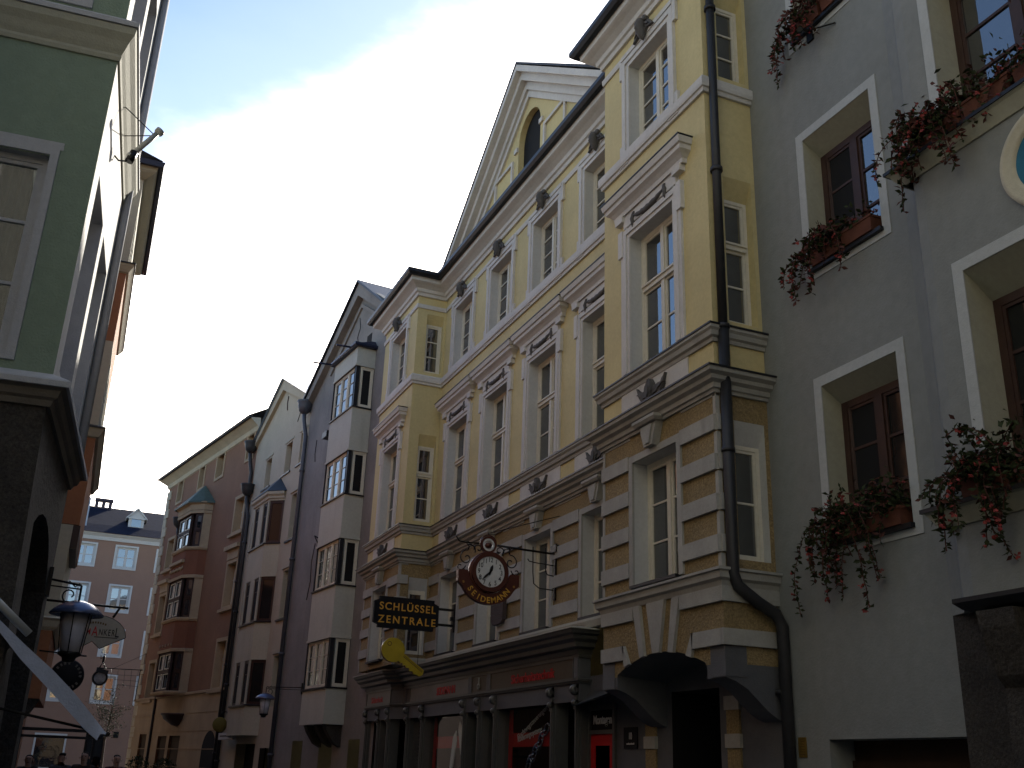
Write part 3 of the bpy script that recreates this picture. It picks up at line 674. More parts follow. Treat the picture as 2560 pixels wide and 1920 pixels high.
# ---- hanging signs on the yellow house
def ring(r0, r1, y0, y1, n=40, mi=0, m=None, tf=None):
    m = m or MB(); m.lathe([(r0,y0),(r1,y0),(r1,y1),(r0,y1),(r0,y0)], n, mi, (tf or Matrix.Identity(4)) @ Matrix.Rotation(R(90),4,'X'), False); return m
def spiral(cx, cz, r0, r1, a0, a1, n=22): return [(cx+(r0+(r1-r0)*i/n)*math.cos(a0+(a1-a0)*i/n), 0, cz+(r0+(r1-r0)*i/n)*math.sin(a0+(a1-a0)*i/n)) for i in range(n+1)]
def clock_sign():
    # hangs square to the wall: local x points at the wall (+X world), y away from the camera
    Y = 16.8
    H = thing('clock_sign', 'round white clock in a rust brown frame with scrolls, hung from an iron bracket', 'clock', T(6.68, Y, 4.88))
    m = MB(); ring(.27, .345, -.11, .11, 48, 0, m); m.lathe([(.345,-.06),(.365,-.06),(.365,.06),(.345,.06)], 48, 0, Matrix.Rotation(R(90),4,'X')); m.build('case', CLKB, H)
    m = MB()
    m.lathe([(0,.0),(.275,.0)], 48, 0, T(0,-.095,0) @ Matrix.Rotation(R(90),4,'X')); m.lathe([(0,.0),(.275,.0)], 48, 0, T(0,.095,0) @ Matrix.Rotation(R(90),4,'X')); f = m.build('dial', CLKW, H)
    for k in range(1, 13):
        a = R(90-30*k); text(f, str(k), .118, BLK, T(.212*math.cos(a), -.098, .212*math.sin(a)-.041), .80, .002, .001, name='numeral')
    for ang, L, w in ((R(90-30*12.62), .135, .018), (R(90-6*37.5), .215, .013)):
        m = MB(); m.prism([(-.06,-w*.8),(L*.55,-w*1.5),(L*.75,-w),(L,0),(L*.75,w),(L*.55,w*1.5),(-.06,w*.8)], -.108, -.102, tf=Matrix.Rotation(-ang,4,'Y')); m.build('hand', BLK, H)
    m = MB(); lo = [(.56*math.cos(R(a))*1.02, -.075+.46*math.sin(R(a))) for a in range(200, 341, 7)]
    pts = [(-.575,.0),(-.575,-.20),(-.50,-.26)]+[(x, z) for x, z in [( .52*math.cos(R(a)), -.10+.46*math.sin(R(a))) for a in range(205, 336, 8)]]+[(.50,-.26),(.575,-.20),(.575,.0),(.40,.0)]+[(.375*math.cos(R(a)), .375*math.sin(R(a))) for a in range(-5, -176, -9)]+[(-.40,.0)]
    m.prism(pts, -.055, .055); bd = m.build('name_band', CLKB, H)
    word = 'SEIDEMANN'; n = len(word)
    for i, chh in enumerate(word):
        a = R(270-52+104*i/(n-1)); r = .475; x = .95*r*math.cos(a); z = -.03+r*math.sin(a)
        text(bd, chh, .145, GLET, T(x, -.058, z) @ Matrix.Rotation(-(a-R(270)), 4, 'Y') @ T(0,0,-.03), .95, .002, .002, name='letter')
    for s_ in (-1,1): text(bd, '*', .10, GLET, T(s_*.475,-.058,-.26), 1., .002, name='star')
    m = MB()
    for s_ in (-1,1):
        def mir(p): return [(s_*x, 0, z) for x, _, z in p]
        m.tube(mir(spiral(.42,.22,.14,.02,R(100),R(-330))), .011, 6); m.tube(mir(spiral(.36,.36,.10,.10,R(60),R(200),8)), .011, 6)
        m.tube(mir(spiral(.20,.40,.09,.015,R(-20),R(330))), .010, 6); m.tube(mir([(.43,0,.08),(.47,0,.01),(.43,0,-.01)]+spiral(.53,.06,.07,.02,R(200),R(500),12)), .010, 6)
        m.tube(mir([(.40,0,.47),(.38,0,.42),(.40,0,.36)]), .012, 6)
        ring(.02,.034,-.008,.008,12,0,m,T(s_*.40,0,.48))
    m.build('scrollwork', IRON, H)
    m = MB(); ring(.115,.15,-.03,.03,24,0,m,T(-.02,0,.49)); ring(.145,.16,-.015,.015,24,0,m,T(-.02,0,.51)); m.lathe([(0,-.05),(.05,-.04),(.07,0),(.05,.04),(0,.05)],14,0,T(-.02,0,.48)); m.build('eye_ornament', CLKB, H)
    m = MB(); ring(.08,.112,-.02,.02,24,0,m,T(-.02,0,.49)); m.build('eye_ring', CLKW, H)
    m = MB()
    m.tube([(-.63,0,.58),(-.57,0,.50),(-.45,0,.49),(-.20,0,.50)], .014, 7); m.tube([(.15,0,.50),(.6,0,.485),(1.32,0,.47)], .020, 8)
    for i in range(3): pass
    m.tube([(-.02,0,.66),(-.02,0,.70)], .016, 6); m.tube([(-.02,0,.70),(1.32,-.1,1.16)], .008, 6)
    m.tube([(.85,0,.56),(.86,0,.10),(.88,0,-.10),(.98,0,-.17),(1.30,0,-.19)], .011, 6); m.tube([(1.10,0,.56),(1.11,0,.14),(1.15,0,.08),(1.30,0,.065)], .011, 6)
    m.tube([(.75,0,.33),(.78,0,.29),(.9,0,.275),(1.30,0,.255)], .010, 6)
    m.box(1.28,1.32,-.03,.03,-.36,.66); m.box(1.25,1.32,-.12,.12,.50,.62)
    m.build('wall_bracket', IRON, H)
clock_sign()

def key_signs():
    H = thing('hanging_sign', 'black signboard with notched corners reading SCHLÜSSEL ZENTRALE in gold letters', 'sign', T(6.84, 21.98, 4.79))
    m = MB(); w, h, n = .74, .335, .11
    m.prism([(-w+n,-h),(w-n,-h),(w-n,-h+n*.6),(w,-h+n),(w,h-n),(w-n,h-n*.6),(w-n,h),(-w+n,h),(-w+n,h-n*.6),(-w,h-n),(-w,-h+n),(-w+n,-h+n*.6)], -.05, .05); b = m.build('board', SGB, H)
    text(b, 'SCHLÜSSEL', .225, GLET, T(0.02,-.053,.05), .98, .003, .003, 1.22); text(b, 'ZENTRALE', .225, GLET, T(0.02,-.053,-.23), .98, .003, .003, 1.34)
    m = MB()
    for z in (.17,-.17): m.box(w, 1.14, -.03, .03, z-.025, z+.025)
    m.box(1.10,1.16,-.05,.05,-.32,.30); m.box(1.04,1.16,-.04,.04,-.06,.02); m.build('wall_bracket', IRON, H)
    K = thing('key_sign', 'big yellow flat key hanging on wires below the black signboard', 'sign', T(6.6, 21.98, 4.0))
    ang = R(34); tf = Matrix.Rotation(ang,4,'Y'); m = MB(); e = MB(); hr = .265
    head = [(hr*math.cos(R(a)), hr*.96*math.sin(R(a))) for a in range(18, 343, 12)]
    blade = [(.98,-.085),(1.03,-.01),(.98,.085)]; kx = lambda P_: [(x*.82 if x > .24 else x, z) for x, z in P_]
    teeth = [(.32,-.115),(.36,-.12),(.40,-.09),(.45,-.13),(.50,-.09),(.56,-.12),(.62,-.085),(.68,-.125),(.75,-.09),(.82,-.12),(.90,-.09)]
    out = [(.24,.085)]+head[1:-1]+[(.24,-.11)]+teeth+blade+[(.30,.085)]
    out = kx(out); m.prism(out, -.055, -.02, tf=tf); e.prism(out, -.02, .055, tf=tf); e.build('back', KEYD, K); b = m.build('face', KEYY, K)
    g = MB(); g.box(.26,.80,-.058,-.054,.02,.034,0,tf); g.box(.26,.80,-.058,-.054,.048,.058,0,tf); ring(.035,.05,-.003,.003,16,0,g,tf @ T(-.15,-.056,.05)); g.build('groove', KEYD, b)
    wv = MB(); wv.tube([(.0,0,.26),(.0,0,.47)], .006, 5); wv.tube([(.58,0,-.40),(.58,0,.47)], .006, 5); wv.build('wire', IRON, K)
key_signs()
ap = thing('wall_board', 'dark slatted board with cut corners fixed to the yellow wall behind the clock', 'board', frame_right(8, 0, 0) @ T(19.3, .0, 4.6))
m = MB(); m.prism([(-.32,-.17),(-.22,-.24),(.18,-.24),(.28,-.15),(.30,.24),(-.34,.24)], .03, .12); o = m.build('board', mat('weathered_board', (.07,.05,.045), var=.3), ap)
m = MB()
for k in range(5): m.box(-.3,.26,.12,.126,-.13+k*.08,-.12+k*.08)
m.build('slat', IRON, o)

# ================================================================== GREY HOUSE (right, nearest)
def grey_house():
    H = thing('grey_house', 'grey rendered house with white-banded windows and flower boxes, right of the yellow house', 'building', frame_right(8, 0, 0))
    w = MB(); W1 = (8.09, 9.36)
    X0 = -14.0
    base = [(X0,0),(3.3,0),(3.5,.08),(3.62,.24),(3.78,.36),(4.0,.4),(7.06,.4),(7.22,.36),(7.36,.22),(7.52,.06),(7.72,0),(10.45,0)]
    wl = {}
    def H_(z): return [(8.09-7.72, 9.36-7.72, z, z+1.95)]
    zs = (4.2, 7.72, 11.28)
    holes_main = [h for z in zs for h in H_(z)]+[(7.45-7.72+.27, 9.68-7.72, 0, 2.07)]
    bx0, bx1 = 4.35, 6.69
    holes_bay = [(bx0-4.0, bx1-4.0, 4.45, 6.42), (bx0-4.0, bx1-4.0, 8.15, 10.2), (bx0-4.0, bx1-4.0, 11.8, 13.9)]
    for i in range(len(base)-1):
        p0, p1 = base[i], base[i+1]
        if p1[0] == 10.45: w.wall(p0, p1, 0, 16.5, holes_main)
        elif p0[0] == 4.0: w.wall(p0, p1, 3.2, 16.5, holes_bay)
        elif i == 0:
            hs = [(c-X0-.65, c-X0+.65, z, z+1.95) for z in zs for c in (1.6,-1.4,-4.4,-7.4,-10.4)]
            w.wall(p0, p1, 0, 16.5, hs)
        else: w.wall(p0, p1, 3.2, 16.5)
    w.slab([(x,y) for x,y in base[1:-1]], 3.195, 3.2)
    w.wall((10.45,0),(10.45,-11),13.5,16.5); w.wall((X0,-11),(X0,0),0,16.5); w.wall((10.45,-11),(X0,-11),0,16.5)
    w.build('wall', GRY, H)
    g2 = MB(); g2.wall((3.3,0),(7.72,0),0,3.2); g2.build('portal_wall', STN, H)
    def band(a, z0, z1):
        m = MB(); frame_rect(m, -a, a, 0, z1-z0, .13, -.003, .012); return m
    def win(x, y, z, w_, h, dep, cols, drop, key, rows=(1/3,2/3)):
        gm = DGL2 if z < 6 else GLS; key = key+str(z < 6)
        s = MB(); s.box(-w_/2-.02, w_/2+.02, -dep, .07, -.05, .0)
        return window(H, T(x,y,z), w_, h, dep, fmat=BRN, gmat=gm, rmat=CRV, key=key, drop=drop, cols=cols, rows=rows, sill=s, surround=band(w_/2, 0, h), smat=GWH, fw=.09, mul=.12, bar=.035)
    for z in zs:
        win(8.725, 0, z, 1.27, 1.95, .28, 2, .18, 'gw')
        for c in (1.6,-1.4,-4.4,-7.4,-10.4): win(c, 0, z, 1.30, 1.95, .28, 2, .18, 'gwb')
    for z0, z1 in ((4.45,6.42),(8.15,10.2),(11.8,13.9)): win((bx0+bx1)/2, .4, z0, bx1-bx0, z1-z0, .34, 3, .26, 'gb%s'%z0)
    # open left leaf on the two visible windows: dark gap and a leaf swung inwards
    for z in zs[:2]:
        m = MB(); m.box(8.80, 9.28, -.312, -.306, z+.06, z+1.70); m.build('open_gap', DARK, H)
        m = MB(); f, g = casement(.52, 1.66, cols=1, fw=.05)
        lf = Matrix.Translation((9.29,-.30,z+.06)) @ Matrix.Rotation(R(-118),4,'Z') @ T(.26,0,0)
        o = f.build('open_casement', BRN, H, lf); g.build('pane', GLS, o)
    # ledges of the bay
    bp = [(3.4,0),(3.6,.3),(4.0,.4),(7.32,.4),(7.32,0)]
    for z in (7.93, 4.13):
        l = MB(); l.sweep([(0,z-.20),(.02,z-.20),(.10,z-.06),(.13,z-.04),(0,z-.02)], bp); l.build('bay_ledge', CRV, H)
        l = MB(); l.sweep([(0,z-.04),(.145,z-.04),(.145,z+.0),(0,z+.02)], bp); l.build('ledge_flashing', LEAD, H)
    l = MB(); l.sweep([(0,3.10),(.10,3.14),(.16,3.20),(.16,3.24),(0,3.26)], [(3.6,0),(3.6,.36),(7.05,.36),(7.05,0)]); l.build('portal_cornice', LEAD, H)
    # carved portal pier under the bay
    pr = [(0,0),(.34,0),(.36,.9),(.30,1.0),(.30,1.25),(.36,1.4),(.30,1.7),(.28,2.45),(.36,2.55),(.42,2.72),(.50,2.95),(.52,3.10),(0,3.10)]
    m = MB(); n = len(pr)
    for xa, xb in ((6.55,6.95),(3.7,4.1)):
        m.add([(xa,y,z) for y,z in pr]+[(xb,y,z) for y,z in pr], [tuple(range(n)),tuple(range(2*n-1,n-1,-1))]+[(i,(i+1)%n,(i+1)%n+n,i+n) for i in range(n)])
    m.box(4.1,6.55,.05,.30,2.5,3.1); m.build('portal_pier', STN, H)
    m = MB(); m.box(6.40,6.62,.30,.36,2.72,2.98); m.build('portal_carving', CRV, H)
    m = MB(); m.box(4.1,6.55,.02,.05,0,2.5); m.build('portal_door', DARK, H)
    # round medallion
    m = MB(); c = Matrix.Translation((5.55,.4,7.14)) @ Matrix.Rotation(R(-90),4,'X')
    m.lathe([(.36,0),(.37,.03),(.40,.05),(.44,.035),(.47,.055),(.52,.05),(.53,0)], 48, 0, c); o = m.build('medallion', CRO, H)
    m = MB(); m.lathe([(0,.012),(.365,.012)], 48, 0, c); m.build('medallion_field', mat('medallion_blue', (.03,.15,.24), var=.25, scale=4), o)
    m = MB(); m.lathe([(0,.018),(.17,.018)], 24, 0, Matrix.Translation((5.52,.4,7.20)) @ Matrix.Rotation(R(-90),4,'X')); m.prism([(-.16,-.2),(.16,-.2),(.10,.0),(-.10,.0)], .412, .42, tf=T(5.52,0,7.1)); m.build('medallion_figure', mat('medallion_gold', (.45,.30,.06), var=.3, scale=6), o)
    # cellar door
    d = MB(); d.box(7.72,9.68,-.38,-.34,0,2.07)
    for k in range(9): d.box(7.8+k*.21,7.97+k*.21,-.34,-.32,.1,1.72)
    d.box(7.72,9.68,-.34,-.30,1.78,1.86); d.build('wooden_door', mat('dark_door_wood', (.045,.022,.010), var=.3), H)
    d = MB(); d.add([(7.72,0,2.07),(9.68,0,2.07),(9.68,-.38,2.07),(7.72,-.38,2.07)],[(0,1,2,3)]); d.add([(9.68,0,0),(9.68,-.38,0),(9.68,-.38,2.07),(9.68,0,2.07)],[(0,1,2,3)]); d.add([(7.72,0,0),(7.72,-.38,0),(7.72,-.38,2.07),(7.72,0,2.07)],[(0,1,2,3)]); d.build('door_reveal', GRY, H)
    r = MB(); r.add([(X0-.3,.7,16.4),(10.45,.7,16.4),(10.45,-5.5,20),(X0-.3,-5.5,20)],[(0,1,2,3)]); r.add([(X0-.3,-11,16.4),(10.45,-11,16.4),(10.45,-5.5,20),(X0-.3,-5.5,20)],[(0,1,2,3)]); r.add([(10.45,.7,16.4),(10.45,-5.5,20),(10.45,-11,16.4)],[(0,1,2)]); r.box(X0-.3,10.45,0,.75,16.3,16.42); r.build('roof', ROOF, H)
grey_house()
bp_ = thing('brass_plaque', 'small brass plate on the grey wall right of the downpipe', 'sign', frame_right(8,0,0) @ T(10.14,0,1.99)); m = MB(); m.box(-.07,.07,0,.012,-.11,.11); o = m.build('plate', BRS, bp_)
m = MB()
for k in range(6): m.box(-.045,.045-.01*(k%3),.012,.013,-.08+k*.028,-.074+k*.028)
m.build('engraved_line', KEYD, o)

# ---- flower boxes
def flower_box(label, x, y, z, L, seed, stems, spread_l, hang, up=.32, group='window boxes of red begonias', redness=.5, boxmat=TER):
    rnd = random.Random(seed)
    H = thing('flower_box', label, 'flower box', frame_right(8,0,0) @ T(x, y, z), group)
    b = MB(); nb = max(1, round(L/.62))
    for i in range(nb):
        a = -L/2+i*L/nb+.02; c = a+L/nb-.04
        b.add([(a+.02,.02,0),(c-.02,.02,0),(c-.02,.19,0),(a+.02,.19,0),(a,0,.19),(c,0,.19),(c,.21,.19),(a,.21,.19)],[(0,3,2,1),(0,1,5,4),(1,2,6,5),(2,3,7,6),(3,0,4,7),(4,5,6,7)])
        b.box(a-.008,c+.008,-.008,.218,.165,.195)
    b.build('planter', boxmat, H)
    st = MB(); lf = MB(); fl = MB()
    def leaf(p, d, s, m_):
        d = d.normalized(); a = d.cross(Vector((rnd.uniform(-1,1),rnd.uniform(-1,1),rnd.uniform(-1,1))))
        if a.length < 1e-3: return
        a.normalize(); q = p+d*s; mid = p+d*s*.5+d.cross(a)*s*.10
        lf.add([p, mid+a*s*.26, q, mid-a*s*.26], [(0,1,2,3)], m_)
    def flower(p, s):
        s *= .8
        for k in range(5):
            d = Vector((rnd.uniform(-1,1), rnd.uniform(-.4,1), rnd.uniform(-1.3,.35))).normalized(); a = d.orthogonal().normalized()
            q = p+d*s; lf.add([p, p+d*s*.6+a*s*.34, q, p+d*s*.6-a*s*.34], [(0,1,2,3)], 2)
    for i in range(stems):
        x0 = rnd.uniform(-L/2, L/2) if rnd.random() > .45 else L/2-abs(rnd.gauss(0,.28))
        p = Vector((x0, rnd.uniform(.05,.19), .17)); long_ = rnd.random()
        d = Vector((rnd.gauss(.10,.5)+spread_l*rnd.random(), rnd.uniform(.1,.9), rnd.uniform(.3,1.2))).normalized()
        n = int(7+hang*rnd.random()**1.4*24); pts = [p.copy()]; step = .042
        for j in range(n):
            d = (d+Vector((rnd.gauss(0,.10), -.03+rnd.gauss(0,.06), -.13-.10*long_))).normalized()
            if p.y > .42: d.y = min(d.y, 0)
            p = p+d*step
            if p.y < -.1: p.y = -.1
            pts.append(p.copy())
            for k in range(2 if j % 2 else 3):
                leaf(p, Vector((rnd.gauss(0,1), rnd.gauss(.2,.8), rnd.gauss(-.25,.7))), rnd.uniform(.05,.095), 1 if rnd.random() < redness*(.3+.7*j/n) else 0)
            if j > n*.5 and rnd.random() < .15: flower(p+Vector((rnd.gauss(0,.03),.03,-.02)), rnd.uniform(.035,.06))
        st.tube(pts, .0055, 4, caps=False)
    for i in range(int(stems*14)):
        p = Vector((rnd.uniform(-L/2,L/2+.05), rnd.uniform(0,.26), .18+abs(rnd.gauss(0,up*.5))))
        leaf(p, Vector((rnd.gauss(0,1),rnd.gauss(.2,1),rnd.gauss(.1,.8))), rnd.uniform(.05,.10), 1 if rnd.random() < redness*.6 else 0)
        if rnd.random() < .02: flower(p+Vector((0,.05,.02)), rnd.uniform(.04,.06))
    st.build('stem', LEAFR, H); lf.build('foliage', [LEAF, LEAFR, FLW], H)
    return H
flower_box('trailing flower box on the lower grey window sill, nearest above the cellar door', 8.72, -.10, 4.20, 1.15, 11, 48, .35, 1.15, .30, redness=.30)
flower_box('sparse flower box with terracotta pots under the open window reflecting blue sky', 8.72, -.10, 7.72, 1.15, 23, 26, .35, .75, .20, redness=.55)
flower_box('reddish flower box on the topmost grey window sill, above the black iron bracket', 8.72, -.10, 11.28, 1.15, 37, 30, .25, .75, .25, redness=.75)
flower_box('long flower box on the upper ledge of the grey bay, above the round medallion', 5.75, .30, 7.95, 2.5, 41, 56, .30, .8, .36, redness=.55)
flower_box('long flower box with bright red blooms on the lower ledge of the grey bay', 5.75, .30, 4.15, 2.5, 53, 66, .30, .85, .42, redness=.2)
fb = thing('flag_bracket', 'black iron flagpole bracket below the topmost flower box on the grey wall', 'bracket', frame_right(8,0,0) @ T(8.85,0,10.95))
m = MB(); m.tube([(.18,.03,.28),(-.1,.42,-.02)], .022, 8); m.tube([(.15,.03,.26),(-.13,.42,-.04)], .012, 8); m.tube([(-.06,.38,-.02),(-.14,.46,-.08)], .035, 8); m.tube([(.1,.12,.2),(-.32,.02,.05)], .012, 6); m.build('holder', IRON, fb)
m = MB(); m.box(.12,.24,0,.03,.12,.42); m.build('wall_plate', IRON, fb)

# ================================================================== MAUVE HOUSE with white oriel
def mauve_house():
    a = -5.77; H = thing('mauve_gabled_house', 'mauve rendered gabled house with an off-white corner-windowed oriel', 'building', frame_right(7.7, 27, a))
    L = 8.3; gx = 3.7; ap = 16.65; ev = 14.3
    w = MB(); hs = [(4.5,5.2,z,z+1.35) for z in (3.7,6.4,9.1,11.8)]+[(6.3,7.2,z,z+1.3) for z in (9.1,)]+[(.9,1.75,0,2.3),(3.0,4.1,0,2.4),(5.6,6.6,0,2.3)]
    w.wall((-.15,0),(L,0),0,13.6,[h for h in hs if h[0] < 6 or h[2] > 10 or h[2] == 0])
    w.poly([(-.15,0,13.6),(L,0,13.6),(L-.5,0,14.35),(gx,0,ap),(-.15,0,ev-.3)])
    w.wall((L,0),(L,-10),0,13.6); w.wall((L,-10),(-.15,-10),0,13.6); w.build('wall', PUR, H)
    for z in (3.7,6.4,9.1,11.8): window(H, T(4.85,0,z), .7, 1.35, .16, fmat=FRM, rmat=PUR, key='mw', cols=1, rows=(.5,))
    g = MB(); g.prism([(-.15,13.9),(gx,ap-.35),(L-.1,13.8),(L+.15,14.0),(gx,ap+.12),(-.3,14.25)], 0, .22); g.prism([(.9,14.2),(gx,ap-.75),(6.3,14.3),(6.45,14.35),(gx,ap-.62),(.75,14.3)], 0, .06); g.build('gable_cornice', PUR, H)
    r = MB()
    for s_ in (-1,1): 
        e = L+.2 if s_ > 0 else -.4
        r.add([(gx,.3,ap+.14),(e,.3,13.95),(e,-10,13.95),(gx,-10,ap+.14)],[(0,1,2,3)]); r.add([(gx,.3,ap+.22),(e,.3,14.03),(e,-10,14.03),(gx,-10,ap+.22)],[(0,1,2,3)]); r.add([(gx,.3,ap+.14),(e,.3,13.95),(e,.3,14.03),(gx,.3,ap+.22)],[(0,1,2,3)])
    r.build('roof', LEAD, H)
    gw = MB(); gw.box(2.6,3.0,-.1,.01,13.85,14.6); gw.build('attic_window', DARK, H)
    cr = MB()
    for pts in ([(3.9,.004,15.6),(3.75,.004,15.2),(3.95,.004,14.9),(3.8,.004,14.6)],[(7.2,.004,12.2),(7.25,.004,11.7),(7.15,.004,11.4)],[(6.2,.004,8.4),(6.4,.004,7.8),(6.3,.004,7.2),(6.5,.004,6.6)]): cr.tube(pts, .018, 4)
    cr.build('plaster_crack', IRON, H)
    # oriel
    x0, x1, d = 2.1, 4.12, .6; ws = [(3.62,4.98),(6.44,7.80),(9.10,10.46),(11.82,13.18)]
    O = MB(); op = [(x0,0),(x0,d),(x1,d),(x1,0)]
    zb = 2.68; tops = [zb]+[z for a_, b_ in ws for z in (a_, b_)]+[13.85]
    for i in range(0, len(tops), 2):
        O.slab(op, tops[i]+.001, tops[i+1]-.001)
        if i: O.sweep([(0,tops[i]+.0),(.025,tops[i]+.0),(.025,tops[i]+.06),(0,tops[i]+.06)], op)
    O.build('oriel_panel', OFW, H)
    fl = MB()
    for i in range(2, len(tops), 2): fl.sweep([(0,tops[i-1]-.0),(.045,tops[i-1]-.0),(.05,tops[i-1]+.035),(0,tops[i-1]+.05)], op)
    fl.build('oriel_flashing', LEAD, H)
    for za, zb_ in ws:
        h = zb_-za-.05
        k = MB(); k.box(x0+.12,x1-.02,.0,d-.12,za,zb_); k.box(x0+.012,x0+.13,d-.13,d-.012,za,zb_); k.build('oriel_core', LEAD, H)
        window(H, T((x0+x1)/2+.05, d, za+.05), x1-x0-.14, h, .05, key='mo', cols=3, rows=(.36,.68), bar=.016, gmat=GLS, fw=.05, mul=.07, rmat=LEAD)
        mw = Matrix.Translation((x0, d/2-.07, za+.05)) @ Matrix.Rotation(R(90),4,'Z')
        window(H, mw, .44, h, .02, key='mos', cols=1, rows=(), gmat=DGL2, fw=.055, rmat=LEAD)
    t = MB(); t.add([(x0-.12,d+.12,13.86),(x1+.12,d+.12,13.86),(x1+.12,0,13.86),(x0-.12,0,13.86),(x0+.1,.1,14.12),(x1-.1,.1,14.12),(x1-.1,0,14.12),(x0+.1,0,14.12)],[(0,1,2,3),(0,1,5,4),(1,2,6,5),(3,0,4,7),(4,5,6,7)]); t.sweep([(0,13.80),(.12,13.80),(.15,13.84),(.15,13.90),(.0,13.92)], op)
    t.tube([(x1+.05,d+.12,13.85),(x1+.05,d+.75,13.80)], .03, 6); t.tube([(x0+.3,d+.12,13.85),(x0+.3,d+.6,13.82)], .03, 6); t.build('oriel_roof', mat('blue_black_metal', (.02,.024,.05), rough=.4, metal=.3), H)
    c = MB(); pr = [(0,2.1),(.2,2.2),(.42,2.5),(.50,2.68),(0,2.68)]; n = len(pr)
    for xa in (x0+.1, x0+.8, x1-.35): c.add([(xa,y,z) for y,z in pr]+[(xa+.25,y,z) for y,z in pr],[tuple(range(n)),tuple(range(2*n-1,n-1,-1))]+[(i,(i+1)%n,(i+1)%n+n,i+n) for i in range(n)])
    c.build('oriel_corbel', STN, H)
    dk = MB()
    for xa, xb, h in ((.9,1.75,2.3),(3.0,4.1,2.4),(5.6,6.6,2.3)): dk.box(xa,xb,-.5,-.45,0,h)
    dk.build('doorway', DARK, H)
    b = MB(); b.box(5.15,5.6,.0,.35,11.75,11.95); b.build('little_canopy', LEAD, H)
    b = MB(); b.tube([(5.3,0,8.3),(5.3,.35,8.45)], .02, 6); b.tube([(5.3,0,7.9),(5.3,.35,8.45)], .02, 6); b.build('iron_bracket', IRON, H)
mauve_house()

def hopper_pipe(parent, x, y, ztop, zbot, bowl=True, r=.07, x2=None, m_=PIPE):
    p = MB(); x2 = x if x2 is None else x2
    if bowl: p.lathe([(.0,ztop-.5),(.09,ztop-.46),(.20,ztop-.36),(.26,ztop-.2),(.27,ztop-.06),(.31,ztop),(.30,ztop+.02),(.0,ztop+.02)], 14, tf=T(x,y+.22,0))
    p.tube([(x,y+.22,ztop-.4),(x,y+.2,ztop-.7),(x2,y+.09,ztop-1.3),(x2,y+.09,zbot)], r, 10)
    for k in range(4): z = zbot+(ztop-1.3-zbot)*(k+.6)/4; p.lathe([(r,-.04),(r+.025,-.04),(r+.025,.04),(r,.04)], 10, tf=T(x2,y+.09,z))
    return p.build('downpipe', m_, parent)

